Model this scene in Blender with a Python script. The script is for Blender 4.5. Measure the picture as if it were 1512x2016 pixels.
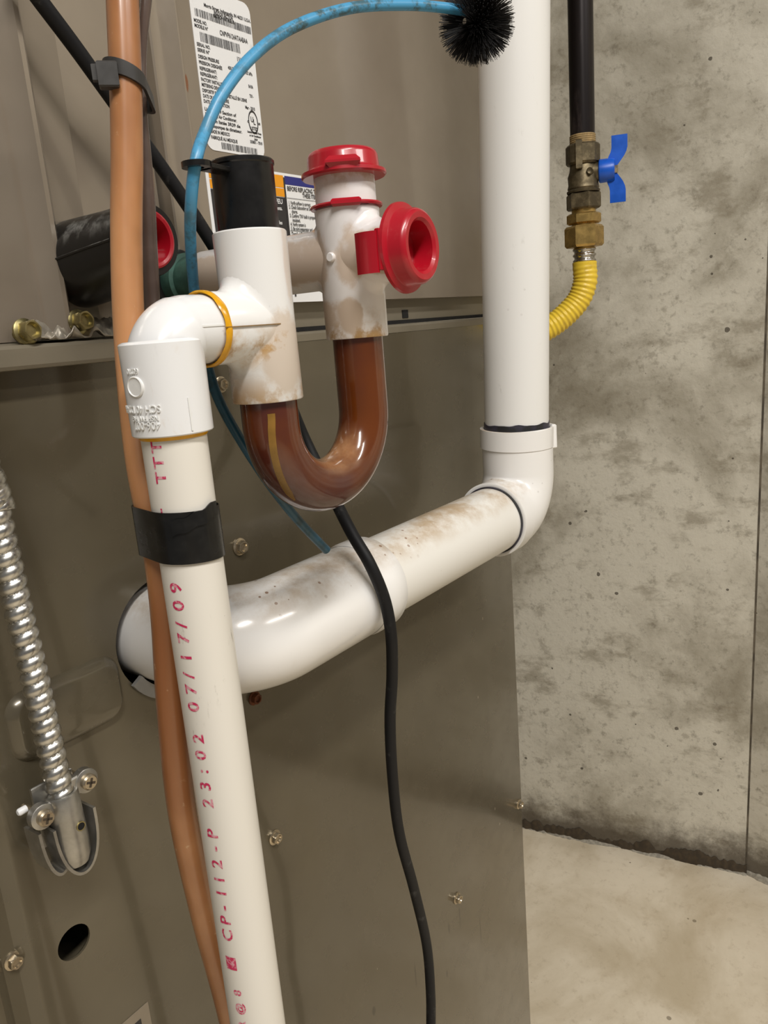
import bpy, bmesh, math, random
from mathutils import Vector, Matrix, noise as mnoise
random.seed(7)
PI = math.pi
for o in list(bpy.data.objects): bpy.data.objects.remove(o)
SC = bpy.context.scene
COL = SC.collection

# ------------------------------------------------------------------ camera
W, H, F = 1512, 2016, 1514.0
def cvn(x, y, z): return Vector((x, y, z)).normalized()
AX = cvn(1149, -458, F)                       # world +X (along the furnace face) seen from the camera (right, down, forward)
DN = cvn(504, 6300, F); DN = (DN - AX*DN.dot(AX)).normalized()      # world down
AY = DN.cross(AX)                             # world +Y (into the furnace)
if AY.z < 0: AY = -AY
UP = -DN
CAM = Vector((0.0, -0.40, 1.03))
def c2w(v): return Vector((v.dot(AX), v.dot(AY), v.dot(UP)))
def ray(px, py): return c2w(Vector(((px-W/2)/F, (py-H/2)/F, 1.0)))
def at(px, py, Y):                            # point of the plane Y = const
    d = ray(px, py); return CAM + d*((Y-CAM.y)/d.y)
def atx(px, py, X):
    d = ray(px, py); return CAM + d*((X-CAM.x)/d.x)
def atf(px, py, Z=0.0):
    d = ray(px, py); return CAM + d*((Z-CAM.z)/d.z)
def atz(px, py, depth): return CAM + ray(px, py)*depth
cd = bpy.data.cameras.new('camera'); cam = bpy.data.objects.new('camera', cd); COL.objects.link(cam)
cd.sensor_fit = 'HORIZONTAL'; cd.sensor_width = 36.0; cd.lens = 36.0*F/W; cd.clip_start = 0.01
R_, D_, B_ = c2w(Vector((1,0,0))), c2w(Vector((0,1,0))), c2w(Vector((0,0,1)))
m = Matrix.Identity(4)
for i in range(3):
    m[i][0] = R_[i]; m[i][1] = -D_[i]; m[i][2] = -B_[i]; m[i][3] = CAM[i]
cam.matrix_world = m
SC.camera = cam

# ------------------------------------------------------------------ light
SC.view_settings.view_transform = 'Standard'; SC.view_settings.look = 'None'
SC.view_settings.exposure = -0.2; SC.view_settings.gamma = 1.0; SC.view_settings.use_curve_mapping = False
wd = bpy.data.worlds.new('world'); SC.world = wd; wd.use_nodes = True
wd.node_tree.nodes['Background'].inputs[0].default_value = (1.0, 0.965, 0.92, 1)
wd.node_tree.nodes['Background'].inputs[1].default_value = 0.175
def area(name, loc, target, sx, sy, power, col=(1, 0.965, 0.915)):
    l = bpy.data.lights.new(name, 'AREA'); l.shape = 'RECTANGLE'; l.size = sx; l.size_y = sy; l.energy = power; l.color = col
    o = bpy.data.objects.new(name, l); COL.objects.link(o); o.location = loc
    o.rotation_euler = (Vector(target)-Vector(loc)).to_track_quat('-Z', 'Y').to_euler(); return o
area('tube_and_fill_light', (-0.45, -1.15, 2.42), (-0.45, -1.15, 0), 1.2, 0.16, 52)
area('tube_and_fill_light', (0.6, -1.9, 2.42), (0.6, -1.9, 0), 1.2, 0.16, 32)  # added fill lamp to brighten the wall, not a known ceiling fixture

# ------------------------------------------------------------------ materials
class N:
    def __init__(s, name):
        s.m = bpy.data.materials.new(name); s.m.use_nodes = True; s.t = s.m.node_tree
        s.b = s.t.nodes['Principled BSDF']; s.co = None
    def new(s, typ, **kw):
        n = s.t.nodes.new(typ)
        for k, v in kw.items(): setattr(n, k, v)
        return n
    def set(s, sock, v):
        if hasattr(v, 'is_linked') or hasattr(v, 'links'): s.t.links.new(v, sock)
        elif isinstance(v, (tuple, list)) and len(v) == 3 and sock.type == 'RGBA': sock.default_value = (*v, 1)
        else: sock.default_value = v
    def coord(s):
        if not s.co: s.co = s.new('ShaderNodeTexCoord').outputs['Object']
        return s.co
    def scaled(s, sc, rot=(0,0,0)):
        n = s.new('ShaderNodeMapping'); s.set(n.inputs[0], s.coord()); n.inputs['Scale'].default_value = sc; n.inputs['Rotation'].default_value = rot
        return n.outputs[0]
    def noise(s, scale, detail=4, rough=0.55, vec=None, dist=0):
        n = s.new('ShaderNodeTexNoise'); s.set(n.inputs['Vector'], vec or s.coord())
        n.inputs['Scale'].default_value = scale; n.inputs['Detail'].default_value = detail; n.inputs['Roughness'].default_value = rough
        n.inputs['Distortion'].default_value = dist; return n.outputs['Fac']
    def vor(s, scale, vec=None, feature='F1'):
        n = s.new('ShaderNodeTexVoronoi'); n.feature = feature; s.set(n.inputs['Vector'], vec or s.coord()); n.inputs['Scale'].default_value = scale
        return n
    def ramp(s, fac, lo, hi, a=0.0, b=1.0):
        n = s.new('ShaderNodeMapRange'); n.interpolation_type = 'SMOOTHSTEP'; s.set(n.inputs[0], fac)
        n.inputs[1].default_value = lo; n.inputs[2].default_value = hi; n.inputs[3].default_value = a; n.inputs[4].default_value = b
        return n.outputs[0]
    def math(s, op, a, b=0.0, clamp=False):
        n = s.new('ShaderNodeMath', operation=op, use_clamp=clamp); s.set(n.inputs[0], a); s.set(n.inputs[1], b); return n.outputs[0]
    def mix(s, fac, a, b):
        n = s.new('ShaderNodeMix', data_type='RGBA'); s.set(n.inputs[0], fac); s.set(n.inputs[6], a); s.set(n.inputs[7], b); return n.outputs[2]
    def xyz(s):
        n = s.new('ShaderNodeSeparateXYZ'); s.set(n.inputs[0], s.coord()); return n.outputs
    def nz(s):
        g = s.new('ShaderNodeNewGeometry'); n = s.new('ShaderNodeSeparateXYZ'); s.set(n.inputs[0], g.outputs['Normal']); return n.outputs
    def bump(s, h, strength=0.3, dist=0.001):
        n = s.new('ShaderNodeBump'); s.set(n.inputs['Height'], h); n.inputs['Strength'].default_value = strength; n.inputs['Distance'].default_value = dist
        s.set(s.b.inputs['Normal'], n.outputs[0])
    def out(s, col=None, rough=None, metal=None, **kw):
        if col is not None: s.set(s.b.inputs['Base Color'], col)
        if rough is not None: s.set(s.b.inputs['Roughness'], rough)
        if metal is not None: s.set(s.b.inputs['Metallic'], metal)
        for k, v in kw.items(): s.set(s.b.inputs[k.replace('_', ' ')], v)
        return s.m
def srgb(r, g, b):
    f = lambda c: (c/255/12.92) if c/255 <= 0.04045 else ((c/255+0.055)/1.055)**2.4
    return (f(r), f(g), f(b))
def plain(name, col, rough=0.4, metal=0.0, var=0.12, scale=60, bump=0.0, **kw):
    n = N(name); d = tuple(c*(1-var*2) for c in col)
    f = n.noise(scale, 5)
    n.out(n.mix(n.ramp(f, 0.35, 0.7), d, col), n.ramp(f, 0.3, 0.7, rough*0.85, rough*1.15), metal, **kw)
    if bump: n.bump(f, bump, 0.0006)
    return n.m
MT = {}
def m_concrete_wall():
    n = N('concrete wall')
    base = n.mix(n.ramp(n.noise(2.6, 9, 0.62, dist=0.3), 0.40, 0.62), srgb(154, 146, 128), srgb(216, 210, 194))
    base = n.mix(n.ramp(n.noise(7, 8, 0.68, vec=n.scaled((1, 1, 2.0))), 0.52, 0.66, 0, 0.6), base, srgb(138, 128, 108))
    base = n.mix(n.ramp(n.noise(5.0, 10, 0.7, vec=n.scaled((1, 1, 1), (0.5, 0.2, 0))), 0.56, 0.66, 0, 0.6), base, srgb(216, 210, 194))
    base = n.mix(n.ramp(n.noise(70, 4, 0.7), 0.52, 0.75, 0, 0.5), base, srgb(116, 108, 92))
    base = n.mix(n.ramp(n.noise(28, 6, 0.7), 0.58, 0.68, 0, 0.4), base, srgb(124, 114, 96))
    pv = n.vor(34); cut = n.ramp(n.noise(6, 2), 0.44, 0.66, 0.02, 0.24)
    pit = n.math('LESS_THAN', pv.outputs['Distance'], n.math('MULTIPLY', cut, n.noise(90, 2)))
    base = n.mix(n.math('MULTIPLY', pit, 0.8), base, srgb(66, 58, 46))
    z = n.xyz()[2]
    damp = n.ramp(n.math('ADD', z, n.math('MULTIPLY', n.noise(11, 7, 0.72), -0.16)), -0.050, 0.020, 1, 0)
    base = n.mix(n.math('MULTIPLY', damp, 0.85), base, srgb(72, 60, 44))
    n.bump(n.math('SUBTRACT', n.noise(24, 10, 0.7), n.math('MULTIPLY', pit, 0.8)), 0.5, 0.004)
    return n.out(base, 0.85)
def m_concrete_floor():
    n = N('concrete floor')
    base = n.mix(n.ramp(n.noise(4.5, 8, 0.6, dist=0.5), 0.34, 0.68), srgb(198, 183, 156), srgb(230, 218, 196))
    base = n.mix(n.ramp(n.noise(2.3, 6, 0.6, vec=n.scaled((1, 2, 1))), 0.52, 0.74, 0, 0.25), base, srgb(180, 158, 124))
    sp = n.vor(26); base = n.mix(n.math('MULTIPLY', n.math('LESS_THAN', sp.outputs['Distance'], n.ramp(n.noise(9, 2), 0.5, 0.7, 0.0, 0.10)), 0.6), base, srgb(96, 80, 58))
    base = n.mix(n.ramp(n.noise(60, 5, 0.7), 0.52, 0.75, 0, 0.35), base, srgb(164, 146, 118))
    base = n.mix(n.ramp(n.noise(16, 7, 0.7), 0.54, 0.70, 0, 0.30), base, srgb(176, 154, 122))
    n.bump(n.noise(30, 9, 0.65), 0.25, 0.003)
    return n.out(base, 0.6)
def m_cabinet(name, a, b, rough, marks=(), rust=()):
    n = N(name)
    c = n.mix(n.ramp(n.noise(3.2, 6, 0.6), 0.35, 0.68), a, b)
    sv = n.vor(55, n.scaled((1, 1, 0.45))); dot = n.math('LESS_THAN', sv.outputs['Distance'], n.ramp(n.noise(8, 2), 0.5, 0.72, 0, 0.055))
    c = n.mix(n.math('MULTIPLY', dot, 0.6), c, srgb(176, 164, 142))
    scr = n.math('MULTIPLY', n.ramp(n.noise(26, 4, 0.7, vec=n.scaled((3.2, 1, 0.16))), 0.70, 0.76), n.ramp(n.noise(6, 3), 0.52, 0.66))
    c = n.mix(n.math('MULTIPLY', scr, 0.45), c, tuple(x*0.35 for x in a))
    for (lst, col_, k) in ((marks, tuple(x*0.4 for x in a), 0.75), (rust, srgb(128, 72, 36), 0.8)):
        for (x, y, wx, hz_) in lst:
            p = at(x, y, 0); o = n.xyz(); dx = n.math('DIVIDE', n.math('SUBTRACT', o[0], p.x), wx); dz = n.math('DIVIDE', n.math('SUBTRACT', o[2], p.z), hz_)
            q = n.math('ADD', n.math('ADD', n.math('MULTIPLY', dx, dx), n.math('MULTIPLY', dz, dz)), n.math('MULTIPLY', n.math('SUBTRACT', n.noise(130, 5, 0.65), 0.5), 2.0))
            c = n.mix(n.ramp(q, 0.4, 1.0, k, 0), c, col_)
    n.bump(n.noise(9, 3), 0.10, 0.004)
    return n.out(c, n.ramp(n.noise(40, 4), 0.3, 0.7, rough*0.85, rough*1.2), 0.25, Coat_Weight=0.5, Coat_Roughness=0.08)
def m_pvc(name, col=(235, 233, 228), stain=0.5, lo=0.56, hi=0.68, tan=(176, 140, 92), scale=22, dust=0.0, scuff=0.2, rough=0.28, rims=(), box=()):
    n = N(name); c = srgb(*col)
    st = n.math('MULTIPLY', n.ramp(n.noise(scale, 7, 0.62, vec=n.scaled((1, 1, 0.45)), dist=0.4), lo, hi), stain)
    for (zc, wz, k) in rims:                                  # deposit round a socket rim
        g = n.ramp(n.math('ABSOLUTE', n.math('SUBTRACT', n.xyz()[2], zc)), 0.0, wz, 1, 0)
        st = n.math('MAXIMUM', st, n.math('MULTIPLY', n.math('MULTIPLY', g, k), n.ramp(n.noise(70, 5, 0.65), 0.40, 0.62)))
    for (cx, cz, rx, rz, k) in box:                           # run-down stain
        o = n.xyz(); dx = n.math('DIVIDE', n.math('SUBTRACT', o[0], cx), rx); dz = n.math('DIVIDE', n.math('SUBTRACT', o[2], cz), rz)
        q = n.math('ADD', n.math('MULTIPLY', dx, dx), n.math('MULTIPLY', dz, dz))
        q = n.math('ADD', q, n.math('MULTIPLY', n.math('SUBTRACT', n.noise(60, 6, 0.6), 0.5), 2.2))
        st = n.math('MAXIMUM', st, n.math('MULTIPLY', n.ramp(q, 0.45, 1.0, 1, 0), k))
    out = n.mix(st, c, srgb(*tan))
    if dust:
        up = n.ramp(n.nz()[2], 0.35, 0.95)
        d = n.math('MULTIPLY', n.math('MULTIPLY', up, n.ramp(n.noise(26, 8, 0.68), 0.38, 0.66)), dust)
        out = n.mix(d, out, srgb(178, 150, 112))
        sp = n.vor(150); out = n.mix(n.math('MULTIPLY', n.math('MULTIPLY', up, 0.8), n.math('LESS_THAN', sp.outputs['Distance'], n.ramp(n.noise(30, 2), 0.5, 0.7, 0, 0.22))), out, srgb(128, 84, 48))
    if scuff:
        s1 = n.math('MULTIPLY', n.ramp(n.noise(160, 5, 0.7, vec=n.scaled((1, 1, 0.3))), 0.62, 0.74), n.ramp(n.noise(18, 3), 0.45, 0.7))
        out = n.mix(n.math('MULTIPLY', s1, scuff), out, srgb(120, 112, 98))
    sp = n.vor(110); out = n.mix(n.math('MULTIPLY', n.math('LESS_THAN', sp.outputs['Distance'], n.ramp(n.noise(17, 2), 0.56, 0.74, 0, 0.13)), min(1, stain*1.5)), out, srgb(96, 62, 38))
    return n.out(out, n.math('ADD', rough, n.math('MULTIPLY', st, 0.35)), 0.0, Coat_Weight=0.15, Coat_Roughness=0.1)
MT['wall'] = m_concrete_wall(); MT['floor'] = m_concrete_floor()
MT['lower'] = m_cabinet('bronze grey painted steel', srgb(88, 80, 64), srgb(99, 91, 74), 0.24, marks=((905, 1805, .0012, .018), (946, 1832, .0012, .026), (818, 1918, .0013, .018), (884, 1828, .002, .008), (880, 1918, .002, .006), (1008, 1960, .0014, .024), (736, 1990, .003, .006)))
MT['upper'] = m_cabinet('taupe painted steel', srgb(132, 121, 107), srgb(146, 135, 120), 0.21, rust=((122, 565, .0022, .010), (132, 625, .0030, .014), (368, 165, .0012, .006)))
MT['rail'] = plain('edge painted steel', srgb(128, 120, 104), 0.36, 0.25, 0.05, 20)
MT['gap'] = plain('black opening', (0.006, 0.005, 0.004), 0.9, 0, 0.1)
MT['zinc'] = plain('zinc plated screw', srgb(196, 182, 158), 0.28, 0.9, 0.1, 200)
MT['yzinc'] = plain('yellow zinc bolt', srgb(178, 166, 118), 0.3, 0.9, 0.2, 120)
MT['rust'] = plain('rusty screw', srgb(120, 66, 34), 0.7, 0.3, 0.25, 300, 0.4)
MT['galv'] = plain('galvanised steel', srgb(222, 220, 214), 0.30, 1.0, 0.12, 160)
MT['diecast'] = plain('die-cast zinc', srgb(188, 185, 178), 0.38, 0.9, 0.12, 110, 0.1)
MT['foil'] = plain('crumpled sealant', srgb(168, 160, 146), 0.35, 0.5, 0.2, 80, 0.5)
MT['black'] = plain('black plastic', (0.006, 0.0055, 0.0055), 0.30, 0, 0.2, 90)
MT['blackscuff'] = (lambda n: n.out(n.mix(n.math('MULTIPLY', n.ramp(n.noise(70, 6, 0.75, vec=n.scaled((1, 1, .4))), 0.50, 0.66), n.ramp(n.nz()[2], 0.1, 0.7)), (0.007, 0.007, 0.007), (0.16, 0.16, 0.15)), 0.34))(N('scuffed black plastic'))
MT['rubber'] = (lambda n: n.out(n.mix(n.ramp(n.noise(90, 6, 0.7), 0.58, 0.76), (0.006, 0.006, 0.007), (0.05, 0.048, 0.045)), 0.55, Specular_IOR_Level=0.3))(N('black rubber cable'))
MT['tape'] = plain('black vinyl tape', (0.009, 0.009, 0.009), 0.25, 0, 0.2, 140)
MT['tie'] = plain('dark grey nylon', srgb(58, 56, 54), 0.45, 0, 0.1, 120)
MT['red'] = (lambda n: n.out(n.mix(n.ramp(n.noise(40, 6, 0.7), 0.56, 0.78, 0, 0.35), srgb(168, 16, 34), srgb(190, 104, 98)), 0.30, Coat_Weight=0.2))(N('red vinyl cap'))
MT['green'] = plain('verdigris brass', srgb(66, 104, 92), 0.6, 0.2, 0.25, 90, 0.3)
MT['glue'] = plain('yellow solvent cement', srgb(226, 164, 22), 0.22, 0, 0.12, 90)
MT['primer'] = (lambda n: n.out(n.mix(n.ramp(n.noise(50, 3), 0.45, 0.6), srgb(40, 40, 42), srgb(56, 54, 66)), 0.4))(N('dark primer'))
MT['graygasket'] = plain('grey gasket', srgb(140, 138, 134), 0.5, 0, 0.1)
MT['ink'] = plain('printed black', srgb(46, 44, 44), 0.5, 0, 0.05)
MT['label'] = (lambda n: n.out(n.mix(n.ramp(n.noise(120, 5), 0.62, 0.8, 0, 0.3), srgb(226, 226, 226), srgb(178, 176, 170)), 0.35))(N('label paper'))
MT['orange'] = plain('orange print', srgb(228, 150, 20), 0.4, 0, 0.03)
MT['blueprint'] = plain('blue print', srgb(40, 44, 120), 0.4, 0, 0.05)
MT['greylabel'] = plain('grey label', srgb(142, 130, 112), 0.4, 0, 0.04)
MT['pinkink'] = (lambda n: n.out(n.mix(n.ramp(n.noise(420, 2), 0.45, 0.62, 0, 0.55), srgb(196, 40, 88), srgb(232, 200, 204)), 0.4))(N('pink pipe print'))
MT['embossed'] = plain('embossed pvc', srgb(228, 228, 226), 0.25, 0, 0.02)
MT['iron'] = (lambda n: n.out(n.mix(n.ramp(n.noise(30, 7, 0.7, vec=n.scaled((1, 1, .25))), 0.50, 0.75), srgb(38, 33, 33), srgb(92, 82, 80)), 0.28, 0.55))(N('black iron pipe'))
MT['brass'] = plain('brass', srgb(206, 172, 104), 0.28, 0.8, 0.14, 90)
MT['oldbrass'] = (lambda n: n.out(n.mix(n.ramp(n.noise(60, 7, 0.7), 0.42, 0.7), srgb(92, 82, 62), srgb(140, 126, 98)), 0.45, 0.7))(N('dull brass'))
MT['thread'] = plain('thread sealant', srgb(176, 148, 100), 0.7, 0, 0.2, 160, 0.5)
MT['bluepaint'] = plain('blue enamel', srgb(16, 92, 208), 0.32, 0, 0.12, 60)
MT['ssteel'] = plain('stainless corrugated', srgb(200, 196, 190), 0.2, 1.0, 0.05, 60)
MT['yellow'] = (lambda n: n.out(n.mix(n.ramp(n.noise(60, 6, 0.65), 0.52, 0.75, 0, 0.6), srgb(230, 196, 58), srgb(176, 142, 62)), 0.36))(N('yellow coated hose'))
def m_blue():
    n = N('blue nylon rod')
    d = n.math('MULTIPLY', n.ramp(n.noise(95, 7, 0.7), 0.47, 0.60), n.ramp(n.noise(14, 2), 0.35, 0.6, 0.35, 0.9))
    low_dark = n.ramp(n.math('ADD', n.xyz()[2], n.math('MULTIPLY', n.noise(60, 5), 0.05)), CAM.z+0.005, CAM.z+0.06, 0.8, 0)  # rod turns dark teal towards its lower end
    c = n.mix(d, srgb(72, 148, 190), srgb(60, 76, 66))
    return n.out(n.mix(low_dark, c, srgb(20, 58, 72)), 0.36)
MT['bluecable'] = m_blue()
MT['bristle'] = plain('black bristle', (0.008, 0.007, 0.007), 0.5, 0, 0.2)
def m_hose():
    n = N('brown vinyl hose')
    c = n.mix(n.ramp(n.noise(9, 5, 0.6, vec=n.scaled((1, 1, 0.5))), 0.36, 0.66), srgb(140, 88, 50), srgb(196, 142, 96))
    c = n.mix(n.ramp(n.noise(180, 4), 0.66, 0.78, 0, 0.5), c, srgb(214, 184, 146))
    return n.out(c, 0.32, 0, Subsurface_Weight=0.25, Subsurface_Radius=(0.004, 0.002, 0.001), Subsurface_Scale=1.0, Coat_Weight=0.3, Coat_Roughness=0.15)
MT['hose'] = m_hose()
MT['greytube'] = plain('smoky vinyl tube', srgb(98, 82, 74), 0.22, 0, 0.16, 40)
def m_trap():
    n = N('amber stained clear pvc')
    f = n.noise(16, 4, 0.5)
    c = n.mix(n.ramp(f, 0.36, 0.64), srgb(98, 48, 12), srgb(74, 34, 28))
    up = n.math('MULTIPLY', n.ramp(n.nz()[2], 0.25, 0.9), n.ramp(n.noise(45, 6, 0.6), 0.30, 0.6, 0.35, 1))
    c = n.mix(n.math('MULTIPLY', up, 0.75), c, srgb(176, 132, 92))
    return n.out(c, 0.16, 0, Coat_Weight=0.6, Coat_Roughness=0.05, Subsurface_Weight=0.08, Subsurface_Radius=(0.008, 0.003, 0.001), Subsurface_Scale=1.0)
MT['trap'] = m_trap()
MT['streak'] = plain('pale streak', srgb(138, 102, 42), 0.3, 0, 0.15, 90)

# ------------------------------------------------------------------ mesh helpers
def perp(d):
    a = Vector((0, 0, 1)) if abs(d.z) < 0.9 else Vector((1, 0, 0))
    u = d.cross(a).normalized(); return u, d.cross(u).normalized()
def spline(pts, n=12):
    P = [Vector(p) for p in pts]; P = [P[0]*2-P[1]] + P + [P[-1]*2-P[-2]]; out = []
    for i in range(1, len(P)-2):
        for k in range(n):
            t = k/n; a, b, c, d = P[i-1], P[i], P[i+1], P[i+2]
            out.append(0.5*((2*b)+(c-a)*t+(2*a-5*b+4*c-d)*t*t+(3*b-a-3*c+d)*t**3))
    out.append(P[-2]); return out
def fillet(pts, r, n=14):
    P = [Vector(p) for p in pts]; out = [P[0]]
    for i in range(1, len(P)-1):
        a = (P[i-1]-P[i]).normalized(); b = (P[i+1]-P[i]).normalized(); rr = r[i-1] if isinstance(r, (list, tuple)) else r
        ang = a.angle(b); tl = rr/math.tan(ang/2); s, e = P[i]+a*tl, P[i]+b*tl
        ctr = P[i]+(a+b).normalized()*(rr/math.sin(ang/2)); va, vb = s-ctr, e-ctr; w = va.angle(vb)
        for k in range(n+1):
            t = k/n; out.append(ctr + (va*math.sin((1-t)*w)+vb*math.sin(t*w))/math.sin(w))
    out.append(P[-1]); return out
class MB:
    def __init__(s): s.v = []; s.f = []
    def add(s, vs, fs):
        o = len(s.v); s.v += [Vector(v) for v in vs]; s.f += [tuple(i+o for i in f) for f in fs]; return s
    def rings(s, rs, caps=True, closed=False):
        n = len(rs[0]); vs = [p for r in rs for p in r]; fs = []
        m_ = len(rs)
        for i in range(m_ if closed else m_-1):
            j = (i+1) % m_
            for k in range(n): fs.append((i*n+k, i*n+(k+1) % n, j*n+(k+1) % n, j*n+k))
        if caps and not closed: fs.append(tuple(range(n-1, -1, -1))); fs.append(tuple((m_-1)*n+k for k in range(n)))
        return s.add(vs, fs)
    def tube(s, pts, r, n=28, caps=True):
        pts = [Vector(p) for p in pts]; rs = []; u = None; L = 0.0
        for i, p in enumerate(pts):
            d = (pts[min(i+1, len(pts)-1)]-pts[max(i-1, 0)]).normalized()
            u = perp(d)[0] if u is None else (u-d*u.dot(d)).normalized()
            w = d.cross(u)
            if i: L += (p-pts[i-1]).length
            ring = []
            for k in range(n):
                th = 2*PI*k/n; q = r(L, th, i) if callable(r) else (r[i] if isinstance(r, list) else r)
                ring.append(p+(u*math.cos(th)+w*math.sin(th))*q)
            rs.append(ring)
        return s.rings(rs, caps)
    def lathe(s, o, d, prof, n=40, caps=True):          # prof: (distance along d, radius)
        o = Vector(o); d = Vector(d).normalized(); u, w = perp(d)
        return s.rings([[o+d*a+(u*math.cos(2*PI*k/n)+w*math.sin(2*PI*k/n))*max(r, 1e-5) for k in range(n)] for a, r in prof], caps)
    def hexn(s, o, d, r, h, ch=0.12, rot=0.0, sides=6):
        o = Vector(o); d = Vector(d).normalized(); u, w = perp(d); rs = []
        for a, q in ((0, r*(1-ch)), (h*ch, r), (h*(1-ch), r), (h, r*(1-ch))):
            rs.append([o+d*a+(u*math.cos(2*PI*k/sides+rot)+w*math.sin(2*PI*k/sides+rot))*q for k in range(sides)])
        return s.rings(rs)
    def hexcup(s, o, d, r, h, rec, dep, rot=0.0, n=36):     # hexagonal head with a dished top
        o = Vector(o); d = Vector(d).normalized(); u, w = perp(d); rs = []
        def hr(a): k = (a-rot) % (PI/3)-PI/6; return math.cos(PI/6)/math.cos(k)
        for a, q, hx in ((0, r, 1), (h*0.86, r, 1), (h, r*0.93, 0.6), (h, r*rec, 0), (h-dep, r*rec*0.8, 0), (h-dep, r*0.02, 0)):
            rs.append([o+d*a+(u*math.cos(2*PI*k/n)+w*math.sin(2*PI*k/n))*q*(hr(2*PI*k/n)*hx+0.9*(1-hx) if hx else 1) for k in range(n)])
        return s.rings(rs)
    def box(s, c, ax, sz, bev=0.0):
        c = Vector(c); ax = [Vector(a).normalized() for a in ax]; b = bev; rs = []
        for z, ins in ((-1, b), (-1+2*b/sz[2] if sz[2] else -1, 0), (1-2*b/sz[2] if sz[2] else 1, 0), (1, b)):
            hx, hy = sz[0]/2-ins, sz[1]/2-ins
            rs.append([c+ax[0]*x*hx+ax[1]*y*hy+ax[2]*z*sz[2]/2 for x, y in ((-1, -1), (1, -1), (1, 1), (-1, 1))])
        if b == 0: rs = [rs[0], rs[3]]
        return s.rings(rs)
    def extr(s, poly, d):                                # polygon (3D) extruded by vector d
        d = Vector(d); return s.rings([[Vector(p) for p in poly], [Vector(p)+d for p in poly]])
    def tee_arm(s, o, body_d, arm_d, R, r, length, f=0.006, n=48):   # branch with a moulded fillet leaving a round body
        o, A, B = Vector(o), Vector(arm_d).normalized(), Vector(body_d).normalized(); S = A.cross(B); rs = []
        def ring(phi, extra=None):
            out = []
            for k in range(n):
                th = 2*PI*k/n; ff = f*math.cos(th)**2*(0.3+0.7*abs(math.cos(th)))
                rt = r+ff*(1-math.sin(phi)); h = ff*(1-math.cos(phi))
                sd = rt*math.sin(th); s0 = math.sqrt(max(0, R*R-sd*sd))-0.0004
                dd = s0+h if extra is None else extra
                out.append(o+A*dd+B*(rt*math.cos(th))+S*sd)
            return out
        for q in range(7): rs.append(ring(q/6*PI/2))
        for e in (length-0.0008, ): rs.append(ring(PI/2, e))
        last = [p + (o+A*length-p).normalized()*0.0 + A*0.0008 for p in rs[-1]]
        c = o+A*length; rs.append([c+(p-c)*0.97 for p in last])
        rs.append([c+(p-c)*0.82 for p in last]); rs.append([c+(p-c)*0.82-A*0.004 for p in last])
        return s.rings(rs)
    def build(s, name, mat, parent=None, ang=35, label=None, kind=None):
        me = bpy.data.meshes.new(name); me.from_pydata([tuple(v) for v in s.v], [], s.f)
        me.validate(); me.update()
        b = bmesh.new(); b.from_mesh(me); bmesh.ops.recalc_face_normals(b, faces=b.faces); b.to_mesh(me); b.free()
        if ang:
            for p in me.polygons: p.use_smooth = True
            me.set_sharp_from_angle(angle=math.radians(ang))
        me.materials.append(MT[mat] if isinstance(mat, str) else mat)
        o = bpy.data.objects.new(name, me); COL.objects.link(o)
        if parent:
            o.parent = parent; o.matrix_parent_inverse = WM[parent.name].inverted() if parent.name in WM else Matrix.Identity(4)
        if label: o['label'] = label
        if kind: o['kind'] = kind
        return o
WM = {}
def thing(name, loc, label, cat, group=None):
    o = bpy.data.objects.new(name, None); COL.objects.link(o); o.location = loc; o.empty_display_size = 0.02
    WM[o.name] = Matrix.Translation(Vector(loc)); o['label'] = label; o['category'] = cat
    if group: o['group'] = group
    return o
def tag(o, label, cat, group=None):
    o['label'] = label; o['category'] = cat
    if group: o['group'] = group
    return o
def text2d(body, size, align='LEFT', depth=0.0, bold=0.0):
    cu = bpy.data.curves.new('t', 'FONT'); cu.body = body; cu.size = size; cu.align_x = align; cu.extrude = depth; cu.resolution_u = 3; cu.offset = bold
    o = bpy.data.objects.new('t', cu); COL.objects.link(o); bpy.context.view_layer.update()
    me = o.evaluated_get(bpy.context.evaluated_depsgraph_get()).to_mesh()
    v = [tuple(p.co) for p in me.vertices]; f = [tuple(p.vertices) for p in me.polygons]
    o.evaluated_get(bpy.context.evaluated_depsgraph_get()).to_mesh_clear()
    bpy.data.objects.remove(o); bpy.data.curves.remove(cu); return v, f
def fine(v, f, step):                                     # split big faces so that they follow a curved surface
    bm = bmesh.new(); vv = [bm.verts.new(p) for p in v]
    for q in f:
        try: bm.faces.new([vv[i] for i in q])
        except ValueError: pass
    bmesh.ops.triangulate(bm, faces=bm.faces)
    for _ in range(6):
        es = [e for e in bm.edges if abs(e.verts[0].co.y-e.verts[1].co.y) > step]
        if not es: break
        bmesh.ops.subdivide_edges(bm, edges=es, cuts=1); bmesh.ops.triangulate(bm, faces=bm.faces)
    bm.verts.index_update(); out = [tuple(p.co) for p in bm.verts], [tuple(p.index for p in q.verts) for q in bm.faces]; bm.free(); return out
def hexscrew(parent, p, d, r, mat='zinc', washer=True):
    p = Vector(p); d = Vector(d).normalized(); b = MB()
    if washer: b.lathe(p, d, [(0, r*1.3), (r*0.18, r*1.3), (r*0.3, r*1.05)], 20)
    b.hexcup(p+d*r*0.1, d, r, r*0.95, 0.62, r*0.28, rot=0.3)
    return b.build('hex_screw', mat, parent, 30)

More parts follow.
